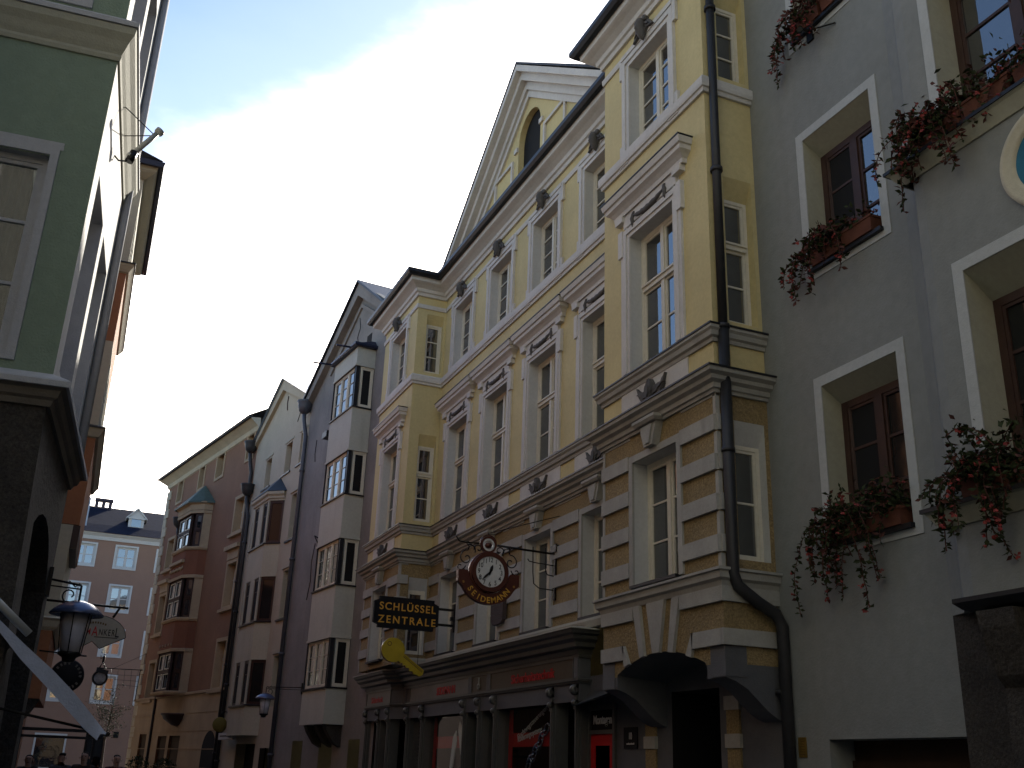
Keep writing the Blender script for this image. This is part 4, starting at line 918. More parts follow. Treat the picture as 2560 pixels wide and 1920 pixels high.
# ================================================================== CREAM HOUSE with canted oriel
def cream_house():
    a = -5.8; H = thing('cream_gabled_house', 'narrow pinkish cream gabled house with a slender canted oriel', 'building', frame_right(6.866, 35.258, a))
    L = 7.0; gx = 3.55; ap = 15.85; ev = 14.35
    tw = [(.25,.85),(1.85,2.6),(4.45,5.2)]
    hs = [(c0,c1,11.8,12.95) for c0, c1 in tw]+[(.55,1.15,z,z+1.65) for z in (3.4,6.3,9.05)]+[(5.75,6.3,z,z+1.6) for z in (6.3,9.05)]+[(.5,1.6,0,2.1),(2.2,4.6,0,2.25)]
    w = MB(); w.wall((0,0),(L,0),0,13.6,hs); w.poly([(0,0,13.6),(L,0,13.6),(L,0,ev),(gx,0,ap),(0,0,ev-.1)])
    w.wall((L,0),(L,-10),0,14.3); w.wall((0,-10),(0,0),12,14.3); w.wall((L,-10),(0,-10),0,14); w.build('wall', CRM, H)
    for c0, c1 in tw: window(H, T((c0+c1)/2,0,11.8), c1-c0, 1.15, .2, key='ct%.2f'%(c1-c0), cols=1, rows=(), fmat=BRN, rmat=CRM)
    for z in (3.4,6.3,9.05): window(H, T(.85,0,z), .6, 1.65, .25, key='cr', cols=1, rows=(.5,), fmat=BRN, rmat=CRM2)
    for z in (6.3,9.05): window(H, T(6.02,0,z), .55, 1.6, .25, key='cl', cols=1, rows=(.5,), fmat=BRN, rmat=CRM2)
    t = MB()
    for c0, c1 in tw: t.box(c0-.1,c1+.3,0,.05,11.72,11.78)
    for z in (6.3,9.05): t.box(.40,1.35,0,.06,z-.08,z-.02)
    t.build('window_sill', LEAD, H)
    t = MB()
    for z in (3.4,6.3,9.05): t.box(.42,1.28,0,.05,z+1.72,z+1.82)
    for c0, c1 in tw: t.box(c0-.14,c1+.14,0,.03,13.02,13.10)
    t.build('window_hood', CRM2, H)
    g = MB(); g.prism([(-.1,ev-.5),(gx,ap-.38),(L+.05,ev-.4),(L+.25,ev-.25),(gx,ap+.08),(-.3,ev-.3)], 0, .14); g.build('gable_cornice', CRM, H)
    r = MB()
    for e in (L+.25,-.35): r.add([(gx,.25,ap+.1),(e,.25,ev-.3),(e,-10,ev-.3),(gx,-10,ap+.1)],[(0,1,2,3)])
    r.build('roof', mat('bright_sheet_roof', (.24,.30,.38), rough=.25, metal=.7, var=.2), H)
    cr = MB(); cr.tube([(3.1,.004,15.1),(3.15,.004,14.8),(3.05,.004,14.5)], .03, 4); cr.tube([(1.0,.004,14.2),(1.5,.004,13.6)], .02, 4); cr.build('plaster_crack', BRN, H)
    # canted oriel
    op = [(2.0,0),(2.45,.45),(4.45,.45),(4.9,0)]; zw = [(3.5,5.0),(6.32,7.9),(9.12,10.7)]
    O = MB(); tops = [2.5]+[z for p in zw for z in p]+[11.05]
    for i in range(0, len(tops), 2): O.slab(op, tops[i], tops[i+1])
    O.sweep([(0,10.75),(.05,10.78),(.06,10.86),(.13,10.92),(.14,11.02),(0,11.04)], op)
    for za, zb in zw:
        for x_, w_ in ((2.45,.16),(4.29,.16),(3.2,.5)): O.box(x_, x_+w_, .28, .448, za, zb)
    O.build('oriel_panel', CRM2, H)
    k = MB()
    for za, zb in zw: k.slab([(2.1,0),(2.5,.40),(4.4,.40),(4.8,0)], za, zb)
    k.build('oriel_core', DARK, H)
    fl = MB()
    for za, zb in zw: fl.sweep([(0,za-.04),(.06,za-.04),(.06,za),(0,za+.02)], op)
    fl.build('oriel_sill', LEAD, H)
    for za, zb in zw:
        h = zb-za-.02
        for cx, w_ in ((2.9,.56),(3.99,.56)): window(H, T(cx,.45,za+.01), w_, h, .03, key='co', cols=1, rows=(.7,), fmat=BRN, gmat=DGL2, rmat=CRM2, fw=.05)
        d, ang = off_path((2.0,0),(2.45,.45)); window(H, Matrix.Translation((2.225,.225,za+.01)) @ Matrix.Rotation(ang,4,'Z'), .6, h, .03, key='cos', cols=1, rows=(), fmat=BRN, gmat=DGL2, rmat=CRM2, fw=.05)
    t = MB(); o2 = [(1.85,0),(2.38,.6),(4.52,.6),(5.05,0)]
    t.add([(x,y,11.04) for x,y in o2]+[(2.9,0,11.75),(4.0,0,11.75)],[(0,1,4),(1,2,5,4),(2,3,5),(0,1,2,3)]); t.build('oriel_roof', LEAD, H)
    dk = MB(); dk.box(.5,1.6,-.5,-.45,0,2.1); dk.box(2.2,4.6,-.4,-.35,0,2.25); dk.build('doorway', DARK, H)
    hopper_pipe(H, L-.15, 0, 12.3, 0, True, .07, L-.28)
    hopper_pipe(H, .05, 0, 13.9, 0, True, .075, .0, mat('blue_grey_pipe', (.09,.095,.11), rough=.5, metal=.4))
cream_house()

# ================================================================== RED HOUSE with round-cornered oriel
def red_house():
    a = -10.5; H = thing('red_house', 'terracotta red house with pale quoins, tan ground floor and a copper-roofed oriel', 'building', frame_right(6.158, 42.222, a))
    L = 12.85; ev = 15.0
    at = [(.35,1.35),(4.1,5.3),(6.85,7.85),(10.2,11.2)]
    col = [(.6,1.7,[(4.38,6.15),(7.55,9.3),(10.65,12.05)]),(10.3,11.3,[(4.3,5.9),(7.3,9.05),(10.4,11.8)])]
    ei = [(4.38,6.0),(7.45,9.15),(10.55,12.05)]
    up = MB(); hs = [(x0+.12,x1-.12,13.72,14.85) for x0, x1 in at]+[(x0,x1,z0,z1) for x0, x1, zz in col for z0, z1 in zz]
    up.wall((0,0),(L,0),4.25,ev,hs); up.wall((L,0),(L,-9),0,ev); up.wall((L,-9),(0,-9),0,ev); up.build('wall', RED, H)
    lo = MB(); lo.wall((-.05,.04),(L,.04),0,4.25,[(.35,1.95,0,2.2),(5.0,6.5,0,2.6),(6.9,8.2,0,2.6),(10.05,11.2,0,2.7)])
    for k in range(6): lo.box(0,L,.03,.055,.7*k+.66,.7*k+.685)
    lo.sweep([(0,4.2),(.08,4.22),(.08,4.30),(0,4.33)], [(0,.04),(L,.04)]); lo.build('ground_floor', TAN, H)
    dk = MB()
    for x0, x1, h in ((5.0,6.5,2.6),(6.9,8.2,2.6),(10.05,11.2,2.7)): dk.box(x0,x1,-.12,-.08,0,h)
    dk.build('shop_window', mat('brown_shutter', (.07,.05,.03), var=.3), H)
    ar = MB(); ar.box(.2,2.1,-.6,-.55,0,2.9); ar.build('arched_passage', DARK, H)
    ar = MB(); cx = 1.15; n = 12; pts = [(cx+.8*math.cos(math.pi*i/n), 2.0+.75*math.sin(math.pi*i/n)) for i in range(n+1)]
    ar.prism([(cx+.8,0)]+pts+[(cx-.8,0)], .02, .045); ar.build('arch_door', DARK, H)
    q = MB(); 
    for k in range(31):
        z = .2+k*.48; wd = .62 if k % 2 else .42
        if z < 14.5: q.box(L-wd, L+.05, -.2, .05, z, z+.45)
    q.build_each('corner_quoin', TANL, H)
    t = MB()
    for x0, x1 in at: frame_rect(t, x0+.12, x1-.12, 13.72, 14.85, .13, -.003, .035)
    t.build('attic_window_frame', TAN, H)
    for x0, x1 in at: window(H, T((x0+x1)/2,0,13.72), x1-x0-.24, 1.13, .3, key='ra%.1f'%(x1-x0), cols=1, rows=(.5,), fmat=BRN, rmat=TAN)
    t = MB()
    for x0, x1, zz in col:
        for i, (z0, z1) in enumerate(zz):
            frame_rect(t, x0, x1, z0, z1, .14, -.003, .05); t.box(x0-.3,x1+.3,0,.14,z0-.22,z0-.10)
            if i == 1: t.box(x0-.25,x1+.25,0,.22,z1+.55,z1+.72); t.box(x0-.1,x1+.1,0,.08,z1+.15,z1+.55)
    t.build('window_surround', TAN, H)
    for x0, x1, zz in col:
        for z0, z1 in zz: window(H, T((x0+x1)/2,0,z0), x1-x0, z1-z0, .28, key='rw', cols=2, rows=(), transom=.62, fmat=FRM, gmat=GLC if x0 < 1 else GLS, rmat=TAN, fw=.06, mul=.06)
    c = MB(); c.sweep([(0,14.75),(.05,14.78),(.10,14.95),(.22,15.05),(.40,15.18),(.45,15.25),(0,15.3)], [(0,0),(L+.05,0),(L+.05,-9)]); c.build('eaves_cornice', TANL, H)
    r = MB(); r.add([(-.2,.6,15.26),(L+.6,.6,15.26),(L-3,-4.5,18.2),(-.2,-4.5,18.2)],[(0,1,2,3)]); r.add([(L+.6,.6,15.26),(L+.6,-9.5,15.26),(L-3,-4.5,18.2)],[(0,1,2)]); r.add([(-.2,-9.5,15.26),(L+.6,-9.5,15.26),(L-3,-4.5,18.2),(-.2,-4.5,18.2)],[(0,1,2,3)])
    r.sweep([(.44,15.2),(.55,15.2),(.56,15.27),(.44,15.28)], [(-.1,0),(L+.05,0)]); r.build('roof', ROOF, H)
    # oriel with bowed plan
    x0, x1, d = 4.95, 8.1, .75; op = [(x0,0),(x0+.10,.34),(x0+.42,.62),(x0+.62,d),(x1-.62,d),(x1-.42,.62),(x1-.10,.34),(x1,0)]
    O = MB(); tops = [4.25]+[z for p in ei for z in p]+[12.55]; cm = []
    for i in range(0, len(tops), 2): O.slab(op, tops[i], tops[i+1], 0)
    O.build('oriel_panel', REDD, H)
    O = MB()
    for za, zb in ei:
        O.sweep([(0,za-.16),(.05,za-.16),(.10,za-.08),(.10,za-.02),(0,za)], op); O.sweep([(0,zb),(.04,zb),(.05,zb+.12),(0,zb+.14)], op)
        for p, q_ in ((op[0],op[1]),(op[6],op[7])): pass
        O.slab([op[0],op[1],(x0+.35,.34),(x0+.35,0)], za, zb); O.slab([(x1-.35,0),(x1-.35,.34),op[6],op[7]], za, zb)
    O.sweep([(0,12.2),(.04,12.2),(.06,12.45),(.16,12.52),(.16,12.56),(0,12.58)], op)
    for k in range(9): O.lathe([(0,0),(.09,.02),(.05,.06),(0,.08)], 8, tf=Matrix.Translation((x0+.7+k*.22,d,9.62-.03*(k%2))) @ Matrix.Rotation(R(-90),4,'X'))
    O.box(x0+.6,x1-.6,d,d+.12,9.85,9.98)
    for k in range(5): O.lathe([(0,0),(.07,.02),(0,.05)], 8, tf=Matrix.Translation((x0+.7+k*.42,d,6.3)) @ Matrix.Rotation(R(-90),4,'X'))
    O.build('oriel_moulding', TAN, H)
    k = MB()
    for za, zb in ei: k.slab([(x0+.3,0),(x0+.3,.3),(x0+.6,.55),(x1-.6,.55),(x1-.3,.3),(x1-.3,0)], za, zb)
    k.build('oriel_core', BRN, H)
    for i, (za, zb) in enumerate(ei):
        window(H, T((x0+x1)/2,d-.02,za), x1-x0-1.30, zb-za, .06, key='ro%d'%i, cols=2, rows=(), transom=.5, fmat=BRN, gmat=GLC if i else GLS, rmat=BRN, fw=.09, mul=.12)
        w2 = MB()
        cxm = (x0+x1)/2; ww = x1-x0-1.30
        for s_ in (-1,1):
            for zz in (0,1):
                a0 = cxm+(.08 if s_ > 0 else -ww/2+.11); a1 = cxm+(ww/2-.11 if s_ > 0 else -.08); hz = (zb-za)
                frame_rect(w2, a0+.05, a1-.05, za+.13+zz*hz*.5, za+hz*.5-.12+zz*hz*.5, .035, d-.085, d-.06)
        w2.build('white_sash', FRM, H)
        dd, ang = off_path(op[1], op[2])
        for s_, (p, q_) in ((0,(op[1],op[2])),(1,(op[5],op[6]))):
            d_, an = off_path(p, q_); mid = ((p[0]+q_[0])/2,(p[1]+q_[1])/2)
            window(H, Matrix.Translation((mid[0],mid[1],za)) @ Matrix.Rotation(an,4,'Z'), (Vector(q_)-Vector(p)).length-.04, zb-za, .03, key='ros%d'%i, cols=1, rows=(), transom=.5, fmat=BRN, gmat=GLS, rmat=BRN, fw=.06)
    t = MB(); o2 = [(x0-.25,0),(x0+.0,.45),(x0+.5,.98),(x1-.5,.98),(x1-.0,.45),(x1+.25,0)]; n = len(o2)
    t.add([(x,y,12.56) for x,y in o2]+[(cx_,0.05,13.65) for cx_ in ((x0+x1)/2-.15,(x0+x1)/2+.15)], [(0,1,n),(1,2,n),(2,3,n+1,n),(3,4,n+1),(4,5,n+1),tuple(range(n))]); t.add([(x,y,12.50) for x,y in o2]+[(x,y,12.58) for x,y in o2],[(i,i+1,i+1+n,i+n) for i in range(n-1)]); t.build('oriel_roof', COP, H)
    m = MB(); tfc = T(5.55,.04,2.95); m.lathe([(0,0),(.25,.06),(.62,.30),(.66,.42),(.74,.46),(.74,.52),(0,.52)], 20, tf=tfc); m.build('wall_basin', BRN, H)
    hopper_pipe(H, 9.4, 0, 12.6, 0, True, .06, 9.2); hopper_pipe(H, .15, 0, 14.2, 0, True, .075, .12)
red_house()

# ================================================================== PINK HOUSE closing the street
def pink_house():
    H = thing('pink_house', 'plain pink house with white window frames and a navy roof closing the street', 'building', Matrix.Translation((0, 80, 0)) @ Matrix.Rotation(R(180),4,'Z'))
    X = lambda x: -x
    cs = [-5.1, -2.35, .45, 3.28, 6.15, 9.0]; zz = [(5.25,7.0),(8.4,10.15),(11.5,13.25),(14.6,16.1)]
    w = MB(); x0, x1 = -12.0, 8.0
    hs = [(-c-.68-x0, -c+.68-x0, a, b) for c in cs for a, b in zz]+[(-3.95-x0,-2.75-x0,0,3.1),(-1.35-x0,.45-x0,.9,2.95)]
    w.wall((x0,0),(x1,0),0,16.95,hs); w.wall((x1,0),(x1,-12),0,16.95); w.wall((x0,-12),(x0,0),0,16.95); w.wall((x1,-12),(x0,-12),0,16.95); w.build('wall', PNK, H)
    su = MB(); frame_rect(su,-.68,.68,0,1.75,.13,-.003,.04)
    su2 = MB(); frame_rect(su2,-.68,.68,0,1.5,.13,-.003,.04)
    for c in cs:
        for i, (a, b) in enumerate(zz): window(H, T(-c,0,a), 1.36, b-a, .10, key='pk%d'%(i==3), cols=2, rows=(.5,), fmat=PNW, gmat=GLC if (i+round(c)) % 3 else GLS, rmat=PNW, surround=su2 if i == 3 else su, smat=PNW, fw=.10, mul=.10, bar=.06)
    c = MB(); c.sweep([(0,16.45),(.06,16.45),(.12,16.7),(.3,16.85),(.3,16.95),(0,17.0)], [(x0,0),(x1,0)]); c.build('eaves_cornice', PNW, H)
    r = MB(); rz, ry = 19.9, -4.8; r.add([(x0-.2,.45,16.93),(x1+.2,.45,16.93),(x1+.2,-.9,17.75),(x0-.2,-.9,17.75)],[(0,1,2,3)]); r.add([(x0-.2,-.9,17.75),(x1+.2,-.9,17.75),(x1+.2,ry,rz),(x0-.2,ry,rz)],[(0,1,2,3)]); r.add([(x0,-12,16.9),(x1,-12,16.9),(x1,ry,rz),(x0,ry,rz)],[(0,1,2,3)])
    for X_ in (x0,x1): r.add([(X_,.3,16.9),(X_,-.9,17.75),(X_,ry,rz),(X_,-12,16.9)],[(0,1,2,3)])
    r.build('roof', NAV, H)
    d = MB(); f = MB(); tf = T(-3.66,-1.1,17.85)
    d.prism([(-.55,0),(.55,0),(.55,.75),(0,1.45),(-.55,.75)], -2.6, 0, tf=tf); d.prism([(-.75,.70),(0,1.52),(.75,.70),(.75,.60),(0,1.36),(-.75,.60)], -2.6, .12, tf=tf); d.box(-.62,.62,0,.10,.62,.74,0,tf); d.build('dormer', PNW, H)
    f.box(-.34,.34,0,.012,.05,.62,0,tf); f.build('dormer_window', DGL, H)
    ch = MB()
    for xx in (-1.72,-1.22,-.72): ch.box(xx-.13,xx+.13,-4.9,-4.5,19.6,20.3)
    ch.box(-1.9,-.55,-5.0,-4.4,20.3,20.5); ch.box(-1.9,-.55,-5.0,-4.4,19.3,19.72); ch.build('chimney', mat('chimney_brick', (.05,.04,.05)), H)
    gb = MB(); gb.prism([(-.25,17.3),(2.6,17.3),(2.6,20.6),(.9,20.6),(-.25,19.5)], -3.5, -.4); gb.build('roof_gable', mat('pale_blue_render', (.30,.34,.40)), H)
    dk = MB(); dk.box(-3.95,-2.75,-.3,-.25,0,3.1); dk.build('doorway', DARK, H)
    sg = MB(); sg.box(-1.35,.45,-.2,-.12,.9,2.95); sg.build('shop_window', GLS, H); f = MB(); frame_rect(f,-1.35,.45,.9,2.95,.12,-.02,.05); f.build('shop_window_frame', PNW, H)
    s = MB(); s.box(-4.75,-4.4,0,.05,2.95,3.35); s.build('small_plaque', DARK, H)
pink_house()

# ================================================================== GREEN CORNER HOUSE (left, nearest)
def green_house():
    H = thing('green_corner_house', 'sage green corner house with pale grey ledges over dark stone, nearest on the left', 'building', frame_left(-1.2, 0, 4.58))
    n, f, dp = -9.3, -12.3, -7.0
    path = [(f,-2.5),(f,0),(n,0),(n,dp)]
    fw = [(-10.18,1.06),(-11.46,1.0)]
    up = MB(); fr = MB()
    hz = [(4.86,6.92),(8.62,10.7)]
    nh = [(.40+i*2.2, .40+i*2.2+1.25, z0, z1-.1) for i in range(3) for z0, z1 in hz]
    up.wall((n,0),(n,dp),4.40,11.6,nh); up.wall((n,dp),(f,dp),0,11.6); up.wall((f,-7),(f,0),0,11.6); up.build('green_wall', GRN, H)
    fr.wall((f,0),(n,0),4.40,11.6,[(c-w/2-f, c+w/2-f, z0, z1) for c, w in fw for z0, z1 in hz]); fr.build('street_front', GRW, H)
    st = MB(); st.wall((n,0),(n,dp),0,4.41,[(.75,3.4,0,3.42)])
    for i in range(6): pass
    st.wall((f,-7),(f,0),0,4.41)
    ar = MB()
    st.poly([(n,-.75+.0,3.42),(n,-.75,3.9),(n,-.30,3.42)])
    cx, hw = (n+f)/2, 1.18; m_ = 12; A_ = [(cx+hw*math.cos(math.pi*i/m_), 3.0+.75*math.sin(math.pi*i/m_)) for i in range(m_+1)]
    for i in range(m_): st.poly([(A_[i][0],0,A_[i][1]),(A_[i+1][0],0,A_[i+1][1]),(A_[i+1][0],0,4.41),(A_[i][0],0,4.41)]); st.poly([(A_[i][0],0,A_[i][1]),(A_[i+1][0],0,A_[i+1][1]),(A_[i+1][0],-1.2,A_[i+1][1]),(A_[i][0],-1.2,A_[i][1])])
    st.poly([(n,0,0),(cx+hw,0,0),(cx+hw,0,4.41),(n,0,4.41)]); st.poly([(cx-hw,0,0),(f,0,0),(f,0,4.41),(cx-hw,0,4.41)])
    for s_ in (-1,1): st.poly([(cx+s_*hw,0,0),(cx+s_*hw,-.6,0),(cx+s_*hw,-.6,3.0),(cx+s_*hw,0,3.0)])
    # battered buttress foot at the corner
    st.poly([(n+.002,0,4.3),(n+.22,.16,0),(n+.22,-.75,0),(n+.002,-.75,4.3)]); st.poly([(n+.002,0,4.3),(n+.22,.16,0),(n-.45,.16,0),(n-.4,.002,4.3)])
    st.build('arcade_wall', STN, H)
    dk = MB(); dk.box(f+.1,n-.62,-3.2,-1.2,0,4.2); dk.build('arcade_interior', DARK, H)
    l = MB(); l.sweep([(0,4.40),(.03,4.40),(.05,4.45),(.08,4.47),(.10,4.53),(.14,4.55),(.0,4.56)], path); l.build('ledge_moulding', mat('brownish_trim', (.16,.14,.115), var=.2), H)
    l = MB(); l.sweep([(0,4.55),(.165,4.55),(.165,4.60),(.15,4.62),(0,4.705)], path); l.build('ledge', GRL, H)
    l = MB(); l.sweep([(0,8.0),(.02,8.0),(.03,8.04),(.025,8.07),(.05,8.12),(.08,8.2),(.12,8.27),(.13,8.34),(0,8.36)], path); l.build('cornice', CRV, H)
    l = MB(); l.sweep([(0,8.35),(.145,8.35),(.145,8.40),(.10,8.44),(0,8.52)], path); l.build('cornice_cap', GRL, H)
    l = MB(); l.sweep([(0,11.3),(.15,11.4),(.3,11.6),(0,11.65)], path); l.build('eaves', GRL, H)
    r = MB(); r.add([(n+.3,.3,11.62),(f,.3,11.62),(f,-3.5,12.6),(n-2,-3.5,12.6)],[(0,1,2,3)]); r.add([(n+.3,.3,11.62),(n-2,-3.5,12.6),(n+.3,dp,11.62)],[(0,1,2)]); r.add([(f,dp,11.62),(f,-3.5,12.6),(n-2,-3.5,12.6),(n+.3,dp,11.62)],[(0,1,2,3)]); r.build('roof', ROOF, H)
    # near face windows
    su = MB(); frame_rect(su,-.62,.62,0,1.97,.075,-.003,.02); 
    su.box(-.72,.72,0,.006,2.04,2.12)
    for i in range(3):
        for k, (z0, z1) in enumerate(hz):
            mw = Matrix.Translation((n, -(.40+i*2.2+.625), z0)) @ Matrix.Rotation(R(-90),4,'Z')
            W = window(H, mw, 1.24, 1.97, .09, fmat=GRL, gmat=clear_glass('clear_window_glass') if i == 0 else GLS, rmat=GRL, key='gn%d'%(i == 0), cols=1, rows=(1/3,2/3), surround=su, smat=GRL, fw=.06, bar=.03)
            if i == 0:
                c = MB(); pts = []; nn = 90
                for j in range(nn+1):
                    x = -.56+1.12*j/nn; pts.append((x, -.10-.025*math.sin(j*.9)-.012*math.sin(j*.37)))
                c.add([(x,y,.06) for x,y in pts]+[(x,y,1.9) for x,y in pts], [(j,j+1,j+nn+2,j+nn+1) for j in range(nn)], 0, True)
                c.build('curtain', mat('grey_curtain', (.045,.048,.044), rough=.9, var=.1), W)
                c = MB(); c.box(-.62,.62,-.5,-.45,0,1.97); c.build('room', DARK, W)
                c = MB(); c.add([(-.545,-.06,1.9),(-.48,-.06,1.9),(-.545,-.05,1.45)],[(0,1,2)]); c.add([(-.50,-.06,.1),(-.43,-.06,.1),(-.36,-.06,.55),(-.42,-.06,.6)],[(0,1,2,3)]); c.build('white_curtain_edge', WLET, W)
    fsu = MB(); fsu.box(-.60,.60,-.003,.03,2.06,2.12)
    for c, w_ in fw:
        for k, (z0, z1) in enumerate(hz): window(H, T(c,0,z0), w_, z1-z0, .22, fmat=GRL, gmat=GLS, rmat=GRL, key='gf%.2f'%w_, cols=1, rows=(1/3,2/3), fw=.06, bar=.04)
    dpz = MB(); dpz.tube([(f+.06,.05,11.5),(f+.06,.05,4.7)], .05, 8); dpz.build('downpipe', GRL, H)
green_house()
def fpole():
    H = thing('wall_floodlight_pole', 'short pale grey capped tube on a stayed bracket, jutting from the sunlit white front', 'pole', frame_left(-1.2, 0, 4.58) @ T(-10.5, 0, 7.68))
    m = MB(); a, b = Vector((0,.16,.02)), Vector((0,.415,.40)); d = (b-a)
    m.tube([a,b], .030, 12); m.tube([a-d*.06,a+d*.02], .04, 12); m.tube([a+d*.86,a+d*.9,a+d*.9,a+d*1.0,a+d*1.02], [.034,.044,.048,.052,.03], 12); m.build('tube', ALU, H)
    m = MB(); m.tube([(0,0,-.02),(0,.05,-.07),(0,.12,-.06),(0,.17,0)], .010, 6); m.tube([a+d*.8,(.30,0,.45)], .006, 5); m.tube([a+d*.8,(-.30,0,.42)], .006, 5); m.build('bracket', PIPE, H)
    m = MB(); m.tube([(0,.15,-.06),(0,.19,.07)], .045, 8); m.build('clamp', IRON, H)
fpole()

# ================================================================== ORANGE HOUSE (left) with tall oriel
def orange_house():
    H = thing('orange_house', 'orange house with a tall ivory-trimmed oriel stepping up the sunny side of the street', 'building', frame_left(-.455, 0, 1.17))
    n, f = -19.7, -24.4; op = [(f,-1.0),(f,0),(n,0),(n,-1.0)]
    w = MB(); w.wall((-40,-1.0),(-12.6,-1.0),0,12.6,[(-16.2+40,-15.0+40,7.3,8.9),(-16.2+40,-15.0+40,10.7,12.1),(-27.5+40,-26.3+40,7.3,8.9),(-30.5+40,-29.3+40,7.3,8.9)]); w.wall((-12.6,-1),(-12.6,-9),0,12.6); w.wall((-40,-9),(-40,-1),0,12.6); w.wall((-12.6,-9),(-40,-9),0,12.6); w.build('wall', ORG, H)
    for c, z, h in ((-15.6,7.3,1.6),(-15.6,10.7,1.4),(-26.9,7.3,1.6),(-29.9,7.3,1.6)): window(H, T(c,-1,z), 1.2, h, .15, key='ow%.1f'%h, cols=2, rows=(.5,), rmat=CRO)
    O = MB(); O.slab(op,5.48,7.12); O.slab(op,9.04,10.50); O.build('oriel_panel', ORG, H)
    I = MB(); I.slab(op,7.12,7.30); I.slab(op,7.30,7.38); I.slab(op,8.93,9.04); I.slab(op,10.5,10.72); I.slab(op,12.0,12.72); I.sweep([(0,7.1),(.05,7.12),(.09,7.20),(.12,7.26),(.12,7.29),(0,7.30)], op); I.sweep([(0,10.48),(.04,10.5),(.09,10.58),(.12,10.62),(.12,10.66),(0,10.68)], op)
    for z0, z1 in ((7.38,8.93),(10.72,12.0)):
        for x, y in ((n-.16,-.16),(f,-.16)): I.box(x,x+.16,y,0,z0,z1)
        I.box(n-.1,n,-1.0,-.36,z0,z1); I.box(f,f+.1,-1,-.3,z0,z1)
        for k in range(1,4): x = f+(n-f)*k/4; I.box(x-.1,x+.1,-.14,0,z0,z1)
    I.build('oriel_trim', CRO, H)
    k = MB(); 
    for z0, z1 in ((7.38,8.93),(10.72,12.0)): k.slab([(f+.1,-1),(f+.1,-.1),(n-.1,-.1),(n-.1,-1)], z0, z1)
    k.build('oriel_core', DARK, H)
    for z0, z1 in ((7.38,8.93),(10.72,12.0)):
        window(H, Matrix.Translation((n,-.26,z0)) @ Matrix.Rotation(R(-90),4,'Z'), .2, z1-z0, .05, key='oos%.1f'%z0, cols=1, rows=(1/3,2/3), rmat=CRO, fw=.03, bar=.03, gmat=glass('pale_glass', (.05,.065,.06)))
        for i in range(4): x = f+(n-f)*(i+.5)/4; window(H, T(x,-.02,z0), .92, z1-z0, .07, key='oof%.1f'%z0, cols=1, rows=(1/3,2/3), rmat=CRO, fw=.05)
    c = MB(); c.sweep([(0,7.30),(.145,7.27),(.145,7.30),(0,7.36)], op); c.sweep([(0,10.68),(.145,10.65),(.145,10.68),(0,10.74)], op); c.build('oriel_flashing', LEAD, H)
    c = MB(); c.sweep([(0,12.6),(.05,12.62),(.18,12.70),(.22,12.74),(.24,12.84),(0,12.86)], op); c.build('oriel_eaves', CRO, H)
    c = MB(); c.sweep([(.2,12.84),(.28,12.80),(.34,12.80),(.36,12.90),(.0,13.0)], op); c.add([(f-.2,.3,12.96),(n+.3,.3,12.96),(n+.3,-1,13.4),(f-.2,-1,13.4)],[(0,1,2,3)]); c.build('oriel_roof', mat('blue_black_metal', (.02,.024,.05)), H)
    b = MB(); b.box(n-2.2,n-.02,-.30,.02,5.05,5.47); b.build('oriel_beam', BRN, H)
    lo = MB(); lo.box(f+.8,n,-1.0,-.10,3.84,5.47); lo.build('lower_oriel', CRO, H)
    lo = MB(); lo.sweep([(0,3.62),(.05,3.68),(.08,3.78),(.12,3.82),(0,3.86)], [(f+.8,-1),(f+.8,-.10),(n,-.10),(n,-1)]); lo.build('lower_cornice', CRO, H)
    lo = MB(); lo.box(f+.8,n,-1.0,-.12,2.5,3.66); lo.build('lower_panel', ORG, H)
    lo = MB(); pr = [(-1.0,1.7),(-.6,1.85),(-.25,2.25),(-.13,2.5),(-1.0,2.5)]
    lo.add([(n-.02,y,z) for y,z in pr]+[(n-.5,y,z) for y,z in pr],[tuple(range(5)),tuple(range(9,4,-1))]+[(i,(i+1)%5,(i+1)%5+5,i+5) for i in range(5)]); lo.build('corbel', STN, H)
    r = MB(); r.add([(-40,-.9,12.55),(-12.6,-.9,12.55),(-12.6,-5,14.2),(-40,-5,14.2)],[(0,1,2,3)]); r.add([(-40,-9,12.5),(-12.6,-9,12.5),(-12.6,-5,14.2),(-40,-5,14.2)],[(0,1,2,3)]); r.add([(-12.6,-.9,12.55),(-12.6,-5,14.2),(-12.6,-9,12.5)],[(0,1,2)]); r.build('roof', ROOF, H)
orange_house()

